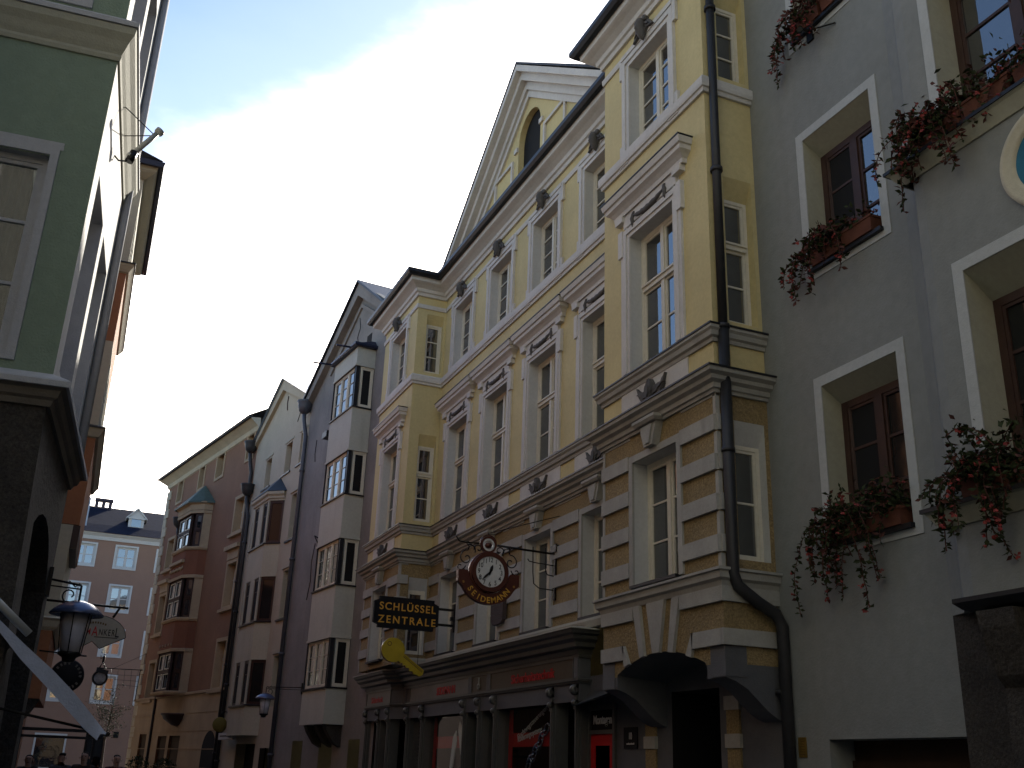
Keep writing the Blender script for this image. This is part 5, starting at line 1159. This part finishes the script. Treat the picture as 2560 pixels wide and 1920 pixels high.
# ================================================================== unseen houses, added to block sky light and fill window reflections
def unseen_houses():
    H = thing('unseen_opposite_house', 'unseen pale house added on the left, made tall to keep sky light off the lower walls', 'building', frame_left(-2.4, 0, 0))
    w = MB(); cs = [(-6.2+i*3.0) for i in range(7)]; zz = [(4.2,6.2),(7.6,9.6),(11.0,12.8)]
    w.wall((-8.3,0),(16,0),0,24,[(c-.6+8.3,c+.6+8.3,a,b) for c in cs for a, b in zz]); w.wall((16,0),(16,-8),0,24); w.wall((-8.3,-8),(-8.3,0),0,24); w.wall((16,-8),(-8.3,-8),0,24); w.build('wall', OFW, H)
    for c in cs:
        for a, b in zz: window(H, T(c,0,a), 1.2, b-a, .15, key='op%.1f'%(b-a), cols=2, rows=(.5,))
    r = MB(); r.add([(-8.3,.4,24),(16,.4,24),(16,-4,27),(-8.3,-4,27)],[(0,1,2,3)]); r.add([(-8.3,-8.4,24),(16,-8.4,24),(16,-4,27),(-8.3,-4,27)],[(0,1,2,3)]); r.build('roof', ROOF, H)
    H = thing('unseen_end_house', 'unseen ochre house added behind the viewer to block sky light', 'building', Matrix.Translation((0,-16.5,0)) @ Matrix.Rotation(0,4,'Z'))  # added out of view, keeps sky light off the lower walls
    w = MB(); cs = [-7.0,-4.0,-1.0,2.0,5.0]; x0 = -9.0
    w.wall((x0,0),(9,0),0,15.0,[(c-.6-x0,c+.6-x0,a,b) for c in cs for a, b in zz]); w.wall((9,0),(9,-8),0,15); w.wall((x0,-8),(x0,0),0,15); w.wall((9,-8),(x0,-8),0,15); w.build('wall', TAN, H)
    for c in cs:
        for a, b in zz: window(H, T(c,0,a), 1.2, b-a, .15, key='op%.1f'%(b-a), cols=2, rows=(.5,))
    r = MB(); r.add([(x0,.4,15),(9,.4,15),(9,-4,18),(x0,-4,18)],[(0,1,2,3)]); r.add([(x0,-8.4,15),(9,-8.4,15),(9,-4,18),(x0,-4,18)],[(0,1,2,3)]); r.build('roof', ROOF, H)
unseen_houses()

def row_house():  # unseen, added as a dark wall for the shop panes to reflect
    H = thing('unseen_left_row_house', 'unseen umber house added beyond the orange house for the shop windows to reflect', 'building', frame_left(-1.6, 0, 0))
    w = MB(); cs = [-43-i*3.2 for i in range(9)]; zz = [(4.0,5.8),(7.2,9.0),(10.2,11.8)]
    w.wall((-74,0),(-40.3,0),0,13.0,[(c-.6+74,c+.6+74,a,b) for c in cs for a, b in zz]); w.wall((-40.3,0),(-40.3,-9),0,13); w.wall((-74,-9),(-74,0),0,13); w.wall((-40.3,-9),(-74,-9),0,13); w.build('wall', mat('umber_render', (.06,.035,.028), var=.1), H)
    for c in cs:
        for a, b in zz: window(H, T(c,0,a), 1.2, b-a, .15, key='rh%.1f'%(b-a), cols=2, rows=(.5,))
    r = MB(); r.add([(-74,.4,13),(-40.3,.4,13),(-40.3,-4.5,15),(-74,-4.5,15)],[(0,1,2,3)]); r.add([(-74,-9.4,13),(-40.3,-9.4,13),(-40.3,-4.5,15),(-74,-4.5,15)],[(0,1,2,3)]); r.add([(-40.3,.4,13),(-40.3,-4.5,15),(-40.3,-9.4,13)],[(0,1,2)]); r.build('roof', ROOF, H)
row_house()

# ================================================================== things hanging over the street
def lantern(label, x, y, z, s, wall_dx, wallmat=IRON):
    H = thing('street_lantern', label, 'lantern', T(x,y,z))
    m = MB(); m.lathe([(.0,.10*s),(.06*s,.095*s),(.16*s,.06*s),(.24*s,.0),(.275*s,-.045*s),(.27*s,-.055*s),(.14*s,-.01*s),(0,.0)], 28); m.build('hat', mat('lantern_hat_enamel', (.10,.12,.20), rough=.25, metal=.3, var=.1, bump=0), H)
    m = MB(); m.lathe([(0,-.03*s),(.150*s,-.035*s),(.100*s,-.44*s),(0,-.445*s)], 24); m.build('glass', LMPG, H)
    m = MB(); m.lathe([(.0,-.44*s),(.115*s,-.435*s),(.12*s,-.46*s),(.07*s,-.49*s),(.06*s,-.53*s),(.0,-.54*s)], 16)
    for k in range(6):
        a = R(60*k+20); m.tube([(.165*s*math.cos(a),.165*s*math.sin(a),-.03*s),(.118*s*math.cos(a),.118*s*math.sin(a),-.45*s)], .006*s, 5)
    m.build('cage', IRON, H)
    m = MB(); m.tube([(0,0,.09*s),(0,0,.26*s)], .012*s, 6); m.tube([(0,0,.26*s),(wall_dx,.0,.30*s)], .013*s, 6); m.tube([(0,0,.22*s),(wall_dx,.05,.24*s)], .009*s, 6)
    sg = 1 if wall_dx > 0 else -1
    m.tube([(sg*p[0]*s*.5+sg*.02*s,0,p[2]*s*.5+.02*s) for p in spiral(.16,.26,.16,.05,R(-60),R(230),16)], .008*s, 5); m.tube([(sg*.02*s,0,.28*s),(sg*.06*s,0,.24*s),(sg*.13*s,0,.30*s)], .008*s, 5)
    m.box(wall_dx-.02, wall_dx+.02, -.05, .08, .12*s, .42*s); m.build('wall_bracket', IRON, H)
    return H
lantern('frosted lantern with a wide blue enamel hat hanging from the dark arcade on the left', .10, 12.0, 3.06, 1.0, -.32)
lantern('dim street lantern with a flat hat on a bracket before the mauve house', 6.0, 33.0, 3.52, 1.12, 1.08)

def dome_sign():
    H = thing('dome_sign', 'pale dome-shaped shop sign with a zigzag lower edge, just behind the frosted lantern', 'sign', T(.44, 17, 3.36))
    m = MB(); top = [(.44*math.cos(R(a)), .30*math.sin(R(a))-.04) for a in range(0,181,10)]
    out = top+[(-.16,-.22),(-.02,-.12),(.10,-.22)]
    m.prism(out, -.02, .02); b = m.build('board', mat('pale_sign_board', (.34,.33,.29), rough=.5, var=.05), H)
    e = MB(); e.tube([(x,0,z) for x,z in out]+[(out[0][0],0,out[0][1])], .012, 5); e.build('rim', IRON, b)
    for chh, x, sz, m_ in zip('SCHMANKERL', (-.31,-.245,-.175,-.09,.0,.085,.15,.205,.26,.315), (.11,.11,.11,.13,.20,.13,.13,.13,.13,.20), (RLET,RLET,RLET,RLET,RLET,BLK,BLK,BLK,BLK,BLK)): text(b, chh, sz, m_, T(x,-.024,-.03 if sz < .2 else -.045), .62, .002, .001, name='letter')
    u = MB(); u.box(.0,.33,-.025,-.02,-.065,-.055); u.build('underline', BLK, b)
    u = MB()
    for k in range(8): u.box(-.13+k*.036,-.108+k*.036,-.024,-.02,.115+.02*math.sin(math.pi*k/7),.145+.02*math.sin(math.pi*k/7))
    u.build('writing', KEYD, b)
    a = MB(); a.tube([(-.75,0,.42),(.42,0,.40)], .018, 8); a.tube([(.30,0,.40),(.22,0,.24)], .02, 6); a.tube([(-.2,0,.41),(-.22,0,.22)], .02, 6); a.build('arm', IRON, H)
dome_sign()
def disc_sign():
    H = thing('round_sign', 'dark round sign with a worn pale lettered rim hanging below the lantern', 'sign', T(.15, 15.5, 2.62))
    m = MB(); m.lathe([(0,-.02),(.20,-.02),(.215,0),(.20,.02),(0,.02)], 36, 0, Matrix.Rotation(R(90),4,'X')); b = m.build('disc', SGB, H)
    t = MB()
    for k in range(20):
        a = R(18*k); tf = Matrix.Rotation(-a,4,'Y') @ T(.165,-.024,0)
        if k % 5 != 4: t.box(-.02,.015,-.002,.002,-.012,.010 if k % 2 else .016,0,tf)
    t.build('rim_lettering', mat('faded_paint', (.13,.12,.11)), b)
    a = MB(); a.tube([(-.4,0,.30),(.16,0,.27),(.20,0,.27)], .012, 6); a.tube([(0,0,.27),(0,0,.21)], .008, 5); a.tube([(.0,0,-.22),(.08,0,-.30),(.02,0,-.26)], .012, 5); a.build('arm', IRON, H)
disc_sign()
def wreath_sign():
    H = thing('wreath_sign', 'iron guild sign with a small walking figure standing on a wreath, far down the street', 'sign', T(1.93, 53, 5.08))
    m = MB(); m.lathe([(.26,-.05),(.35,-.05),(.35,.05),(.26,.05),(.26,-.05)], 24, 0, Matrix.Rotation(R(90),4,'X')); m.prism([(-.22,.26),(.30,.16),(.34,.34),(-.20,.46)], -.06, .06); m.build('wreath', IRON, H)
    m = MB(); m.lathe([(0,-.01),(.26,-.01)], 24, 0, Matrix.Rotation(R(90),4,'X')); m.prism([(-.2,-.18),(.2,-.18),(.12,.0),(.05,.12),(-.02,.02)], -.03, -.012); m.build('picture', mat('pale_picture', (.25,.25,.24), var=.5, scale=6), H)
    m = MB(); m.tube([(-.08,0,.46),(.02,0,.72),(.16,0,.46)], .03, 6); m.tube([(.02,0,.70),(.04,0,.95),(.05,0,1.0)], [.05,.06,.04], 8); m.lathe([(0,-.05),(.05,0),(0,.06)], 8, 0, T(.06,0,1.06)); m.tube([(.03,0,.95),(-.10,0,.86),(-.10,0,1.02)], .025, 6); m.tube([(-.2,0,.44),(.22,0,.44)], .03, 5); m.build('figure', IRON, H)
    m = MB(); m.tube([(-.1,0,.44),(1.85,.4,.50)], .022, 6); m.tube([(.5,.1,.46),(1.8,.4,1.2)], .008, 5); m.tube([(1.75,.38,.5),(1.72,.38,-.9)], .02, 5)
    for k in range(5): m.tube([(.45+k*.3,.2,.44),(.5+k*.3,.2,-.1-.1*k)], .008, 4)
    for k in range(3): m.tube([(.45+k*.2,.2,.2-.22*k),(1.74,.38,.22-.24*k)], .008, 4)
    m.build('bracket', IRON, H)
wreath_sign()
def yellow_disc():
    H = thing('yellow_disc_sign', 'dull yellow round sign on a curved arm beside the arched doorway of the red house', 'sign', T(5.98, 41.6, 2.93))
    m = MB(); m.lathe([(0,-.03),(.26,-.03),(.27,0),(.26,.03),(0,.03)], 24, 0, Matrix.Rotation(R(90),4,'X') ); m.build('disc', mat('dull_yellow_paint', (.15,.12,.025), rough=.8), H)
    m = MB(); m.tube([(0,0,.25),(.0,0,.42),(.12,.05,.5),(.25,.1,.45)], .015, 6); m.build('arm', IRON, H)
yellow_disc()
ws = thing('shop_sign', 'small white box sign above the doorway of the cream house', 'sign', frame_right(6.866,35.258,-5.8) @ T(4.9,.36,2.5)); m = MB(); m.box(-1.0,1.0,-.14,.0,-.12,.12); b = m.build('box', PNW, ws); m = MB(); m.box(-.8,.8,0,.004,-.02,.03); m.build('writing', BLK, b)

def awning():
    H = thing('awning', 'pale blue-grey fabric awning sloping down across the lower left corner', 'awning', T(0, 9.0, 0))
    m = MB(); P = [(-.62,2.74),(-.46,2.57),(-.25,2.40),(-.03,2.235),(.16,2.07),(.32,1.91),(.43,1.795),(.455,1.775)]; n = len(P)
    sag = lambda t: math.sin(math.pi*t)
    rows = 5; vs = []
    for j in range(rows+1):
        v = j/rows
        for i, (x, z) in enumerate(P):
            t = i/(n-1); vs.append((x-.02*v, v*.55*(.25+sag(t)), z+.02*v-.02*sag(t)*v))
    m.add(vs, [(j*n+i, j*n+i+1, (j+1)*n+i+1, (j+1)*n+i) for j in range(rows) for i in range(n-1)], 0, True)
    # valance hanging from the near edge
    m.add([(x, -.002, z) for x, z in P]+[(x-.008*i, -.004, z-.13*sag(i/(n-1))**.8) for i, (x, z) in enumerate(P)], [(i,i+1,i+1+n,i+n) for i in range(n-1)], 0, True)
    m.build('fabric', AWN, H)
    m = MB(); m.tube([(-.70,.05,2.88),(-.48,.05,2.69),(-.24,.05,2.49)], .032, 10); m.build('roller_tube', ALU, H)
    m = MB(); m.tube([(.455,-.03,1.775),(.44,.6,1.79)], .016, 8); m.tube([(-.70,.3,2.0),(.40,.3,1.80)], .012, 6); m.build('front_bar', IRON, H)
awning()
def pergola():
    H = thing('cafe_pergola', 'dark cafe pergola with two horizontal beams low down the street on the left', 'pergola', T(0, 38, 0))
    m = MB()
    m.box(-.8,1.42,0,.10,2.36,2.46); m.box(-.8,1.62,-1.0,-.9,2.14,2.22); m.build('beam', IRON, H)
    for x, y in ((-.7,.05),(1.3,.05),(-.7,-.95),(1.5,-.95)): p = MB(); p.box(x-.04,x+.04,y-.04,y+.04,0,2.4); p.build('post', IRON, H)
pergola()

# ---- a thin street tree
def tree():
    rnd = random.Random(5); H = thing('street_tree', 'thin nearly bare street tree with dark leaf clumps in front of the pink house', 'tree', T(2.75, 56, 0))
    t = MB(); lf = MB()
    t.tube([(0,0,0),(.03,0,1.2),(-.02,.02,2.4),(.08,0,3.4),(.15,0,4.6)], [.07,.06,.05,.035,.012], 8)
    for k in range(34):
        z = rnd.uniform(2.5,4.5); a = rnd.uniform(0,6.28); L = rnd.uniform(.5,1.3)*(1.15-.1*(z-2.5)); b0 = Vector((.05,0,z)); d = Vector((math.cos(a),math.sin(a)*.7,rnd.uniform(.05,.8))).normalized(); pts = [b0]
        for j in range(5): d = (d+Vector((rnd.gauss(0,.2),rnd.gauss(0,.2),rnd.gauss(0,.12)))).normalized(); pts.append(pts[-1]+d*L/5)
        t.tube(pts, [.018,.015,.012,.009,.006,.003], 5, caps=False)
        if rnd.random() < .85:
            for q in range(30):
                p = pts[rnd.randint(2,5)]+Vector((rnd.gauss(0,.13),rnd.gauss(0,.13),rnd.gauss(0,.10))); s = rnd.uniform(.05,.11)
                d2 = Vector((rnd.gauss(0,1),rnd.gauss(0,1),rnd.gauss(0,1))).normalized(); e = d2.orthogonal().normalized()
                lf.add([p,p+d2*s*.5+e*s*.3,p+d2*s,p+d2*s*.5-e*s*.3],[(0,1,2,3)])
    t.build('trunk', BARK, H); lf.build('crown', LEAF, H)
tree()
def shrub(label, x, y, h, seed):
    rnd = random.Random(seed); H = thing('potted_shrub', label, 'shrub', T(x,y,0), 'potted shrubs outside the red house')
    p = MB(); p.lathe([(0,0),(.24,0),(.30,.42),(.33,.45),(.28,.45),(.27,.40),(0,.40)], 16); p.build('pot', TER, H)
    t = MB(); t.tube([(0,0,.4),(0,0,.9)], .03, 6); t.build('stem', BARK, H)
    lf = MB()
    for i in range(900):
        a = rnd.uniform(0,6.28); u = rnd.uniform(-1,1); rr = .52*rnd.random()**.35*(1+.2*math.sin(3*a+u*4)); q = Vector((rr*math.cos(a)*math.sqrt(1-u*u), rr*math.sin(a)*math.sqrt(1-u*u), h-.55+.58*u))
        d = Vector((rnd.gauss(0,1),rnd.gauss(0,1),rnd.gauss(.3,1))).normalized(); e = d.orthogonal().normalized(); s = rnd.uniform(.05,.10); lf.add([q,q+d*s*.5+e*s*.3,q+d*s,q+d*s*.5-e*s*.3],[(0,1,2,3)])
    lf.build('foliage', LEAF, H)
shrub('round green potted shrub, the left one of the pair outside the red house', 3.2, 40.3, 1.66, 3)
shrub('round green potted shrub, the right one of the pair outside the red house', 4.1, 40.6, 1.62, 4)

# ---- people far down the street
def person(label, x, y, h, heading, coat, hair, seed, long_hair=False):
    rnd = random.Random(seed); H = thing('person', label, 'person', Matrix.Translation((x,y,0)) @ Matrix.Rotation(R(heading),4,'Z'), 'people walking down the street')
    s = h/1.75; sw = .10*rnd.choice((-1,1))
    def skin(name, verts, edges, radii, m, sub=2):
        me = bpy.data.meshes.new(name); me.from_pydata([tuple(Vector(v)*s) for v in verts], edges, []); o = bpy.data.objects.new(name, me); COL.objects.link(o)
        md = o.modifiers.new('skin','SKIN'); md.use_smooth_shade = True
        for i, r in enumerate(radii): me.skin_vertices[0].data[i].radius = ((r[0] if isinstance(r, tuple) else r)*s, (r[1] if isinstance(r, tuple) else r)*s)
        me.skin_vertices[0].data[0].use_root = True
        md2 = o.modifiers.new('sub','SUBSURF'); md2.levels = sub; md2.render_levels = sub
        dg = bpy.context.evaluated_depsgraph_get(); dg.update(); nm = bpy.data.meshes.new_from_object(o.evaluated_get(dg)); bpy.data.objects.remove(o)
        nm.materials.clear(); nm.materials.append(m); nm.name = name; return link(name, nm, H)
    V = [(0,0,.95),(0,0,1.15),(0,.0,1.36),(0,.0,1.46),(0,.02,1.54),(0,.03,1.64),(0,.02,1.70),
         (-.17,0,1.42),(-.23,-sw*.4,1.15),(-.22,-sw*.9+.06,.92),(-.22,-sw+.09,.84),(.17,0,1.42),(.23,sw*.4,1.15),(.22,sw*.9+.06,.92),(.22,sw+.09,.84),
         (-.09,0,.90),(-.10,sw,.50),(-.10,sw*1.4-.05,.09),(-.10,sw*1.4+.08,.04),(.09,0,.90),(.10,-sw*.8,.50),(.10,-sw*1.4-.05,.09),(.10,-sw*1.4+.08,.04)]
    E_ = [(0,1),(1,2),(2,3),(3,4),(4,5),(5,6),(2,7),(7,8),(8,9),(9,10),(2,11),(11,12),(12,13),(13,14),(0,15),(15,16),(16,17),(17,18),(0,19),(19,20),(20,21),(21,22)]
    rad = [(.15,.11),(.135,.10),(.16,.11),.06,.058,(.082,.095),(.07,.085),.062,.045,.034,.034,.062,.045,.034,.034,.088,.062,.042,.04,.088,.062,.042,.04]
    skin('body', V, E_, rad, SKIN)
    JV = V[:4]+[V[7],V[8],V[9],V[11],V[12],V[13]]+[(0,0,.80)]; skin('jacket', JV, [(0,1),(1,2),(2,3),(2,4),(4,5),(5,6),(2,7),(7,8),(8,9),(0,10)], [(.18,.135),(.165,.125),(.19,.135),.08,.085,.064,.05,.085,.064,.05,(.19,.14)], coat)
    TV = [V[0],V[15],V[16],V[17],V[19],V[20],V[21]]; skin('trousers', TV, [(0,1),(1,2),(2,3),(0,4),(4,5),(5,6)], [(.155,.12),.10,.075,.062,.10,.075,.062], TROU)
    hv = [(0,.0,1.72),(0,-.03,1.66)]+([(0,-.05,1.50)] if long_hair else []); skin('hair', hv, [(i,i+1) for i in range(len(hv)-1)], [(.078,.088),(.092,.10)]+([(.085,.05)] if long_hair else []), hair)
    f = MB(); f.lathe([(0,-.02),(.016,-.01),(0,.025)], 8, 0, T(0,.128*s,1.615*s)); f.build('nose', SKIN, H)
    f = MB(); f.box(-.03*s,.03*s,.105*s,.122*s,1.565*s,1.575*s); f.build('mouth', CLO[4], H)
    for sx in (-1,1):
        f = MB(); f.lathe([(0,-.012),(.012,0),(0,.012)], 8, 0, T(sx*.032*s,.112*s,1.645*s)); f.build('eye', BLK, H)
        f = MB(); f.lathe([(0,-.03),(.014,0),(0,.03)], 8, 0, T(sx*.092*s,.02*s,1.62*s)); f.build('ear', SKIN, H)
    hn = MB()
    for sx, hy in ((-1,-sw+.09),(1,sw+.09)):
        for k in range(4): hn.tube([(sx*.22*s,(hy-.02+k*.018)*s,.83*s),(sx*.222*s,(hy-.02+k*.018+.01)*s,.78*s),(sx*.212*s,(hy-.015+k*.018)*s,.745*s+.004*abs(k-1.5))], .0085*s, 5)
        hn.tube([(sx*.21*s,(hy+.02)*s,.86*s),(sx*.20*s,(hy+.06)*s,.81*s)], .010*s, 5)
    hn.build('fingers', SKIN, H)
    for sx, hy in ((-1, sw*1.4),(1,-sw*1.4)): sh = MB(); sh.add([((sx*.10+a)*s,(hy+b)*s,c*s) for a,b,c in ((-.05,-.12,0),(.05,-.12,0),(.05,.17,0),(-.05,.17,0),(-.045,-.11,.10),(.045,-.11,.10),(.03,.15,.04),(-.03,.15,.04))],[(0,3,2,1),(4,5,6,7),(0,1,5,4),(1,2,6,5),(2,3,7,6),(3,0,4,7)]); sh.build('shoe', IRON, H)
person('person in a dark coat with long dark hair, leftmost of the walkers under the awning', -.19, 24, 1.64, 175, CLO[0], HAIR[0], 1, True)
person('person in a grey coat with grey hair, second of the walkers from the left', .42, 24.2, 1.70, 5, CLO[3], HAIR[2], 2)
person('person in a brown coat with brown hair, in the middle of the row of walkers', .83, 23.6, 1.73, 170, CLO[1], HAIR[1], 3)
person('person in a navy coat with dark hair, close beside the one in brown', 1.12, 25, 1.66, -10, CLO[2], HAIR[0], 4, True)
person('person in a burgundy coat with brown hair, rightmost of the walkers, nearest the shrubs', 1.50, 24.5, 1.70, 185, CLO[4], HAIR[1], 5)

# ================================================================== ground
g = MB(); g.add([(-400,-400,0),(400,-400,0),(400,400,0),(-400,400,0)],[(0,1,2,3)]); tag(g.build('street', STR), kind='structure')
g = MB(); g.box(6.0,8.3,-14,26.9,0.004,.11); tag(g.build('pavement', PAV), kind='structure')

# ================================================================== light, sky, camera
AZ, EL = 32.0, 30.0
sdir = Vector((math.sin(R(AZ))*math.cos(R(EL)), math.cos(R(AZ))*math.cos(R(EL)), math.sin(R(EL))))
sun = bpy.data.lights.new('sun', 'SUN'); sun.energy = 5.0; sun.angle = R(.53); sun.color = (1,.94,.84)
so = bpy.data.objects.new('sun', sun); COL.objects.link(so); so.rotation_euler = sdir.to_track_quat('Z','Y').to_euler()
W = bpy.data.worlds.new('World'); scene.world = W; W.use_nodes = True; nt = W.node_tree; nd = nt.nodes; lk = nt.links
bg = nd['Background']; sky = nd.new('ShaderNodeTexSky'); sky.sky_type = 'NISHITA'; sky.sun_disc = False; sky.sun_elevation = R(EL); sky.sun_rotation = R(AZ); sky.altitude = 600; sky.air_density = 1.0; sky.dust_density = .25; sky.ozone_density = 2.0
tc = nd.new('ShaderNodeTexCoord')
def wm(op, a, b=None, v=None):
    n = nd.new('ShaderNodeMath'); n.operation = op
    for i, q in enumerate((a, b)):
        if q is None: continue
        if isinstance(q, (int, float)): n.inputs[i].default_value = q
        else: lk.new(q, n.inputs[i])
    return n.outputs[0]
def vdot(vec):
    n = nd.new('ShaderNodeVectorMath'); n.operation = 'DOT_PRODUCT'; lk.new(tc.outputs['Generated'], n.inputs[0]); n.inputs[1].default_value = vec; return n.outputs['Value']
# a bright cloud bank standing in the sunny part of the sky: below a slanting great circle, with wispy edge
def wnoise(scale, detail, stretch=(1,1,1), seed=0.):
    mp = nd.new('ShaderNodeMapping'); mp.inputs['Scale'].default_value = stretch; mp.inputs['Location'].default_value = (seed,seed*.7,0); mp.inputs['Rotation'].default_value = (0,R(40),R(15))
    lk.new(tc.outputs['Generated'], mp.inputs[0]); n = nd.new('ShaderNodeTexNoise'); n.inputs['Scale'].default_value = scale; n.inputs['Detail'].default_value = detail; n.inputs['Roughness'].default_value = .58; lk.new(mp.outputs[0], n.inputs['Vector']); return n.outputs['Fac']
def wrange(v, a, b, c=0., d=1.):
    n = nd.new('ShaderNodeMapRange'); n.interpolation_type = 'SMOOTHSTEP'; n.inputs[1].default_value = a; n.inputs[2].default_value = b; n.inputs[3].default_value = c; n.inputs[4].default_value = d; lk.new(v, n.inputs[0]); return n.outputs[0]
edge = wm('ADD', wm('MULTIPLY', vdot((0.57473,0.37536,-0.72719)), 1.), wm('MULTIPLY', wm('SUBTRACT', wnoise(4.5, 6, (1,1,2.6)), .5), .13))
bank = wm('MULTIPLY', wm('ADD', wm('MULTIPLY', wrange(edge, -.075, .10), .93), wm('MULTIPLY', wrange(edge, -.30, .02), .04)), wrange(vdot((-.36,.87,.34)), .25, .80))
wisp = wm('MULTIPLY', wrange(wnoise(4.2, 7, (1,.55,2.6), 3.), .50, .78), wm('MULTIPLY', wrange(edge, -.30, -.02), .10))
cl = wm('MAXIMUM', bank, wisp)
mx = nd.new('ShaderNodeMix'); mx.data_type = 'RGBA'; lk.new(cl, mx.inputs[0]); lk.new(sky.outputs[0], mx.inputs[6]); mx.inputs[7].default_value = (27., 24.5, 22., 1)
lk.new(mx.outputs[2], bg.inputs['Color']); bg.inputs['Strength'].default_value = .145

cam = bpy.data.cameras.new('camera'); cam.sensor_width = 36; cam.lens = 36.14; cam.clip_end = 2000; cam.clip_start = .05
co = bpy.data.objects.new('camera', cam); COL.objects.link(co); scene.camera = co
rt = Vector((.91745025,-.39637954,.03418047)); dn = Vector((.1697925,.31240083,-.934653)); fw_ = Vector((.35979932,.86330121,.35391449))
M = Matrix((( rt.x,-dn.x,-fw_.x,0),(rt.y,-dn.y,-fw_.y,0),(rt.z,-dn.z,-fw_.z,1.6),(0,0,0,1))); co.matrix_world = M
scene.render.engine = 'CYCLES'
scene.view_settings.view_transform = 'Standard'; scene.view_settings.look = 'None'; scene.view_settings.exposure = .85; scene.view_settings.gamma = 1.
scene.cycles.max_bounces = 8; scene.cycles.diffuse_bounces = 5
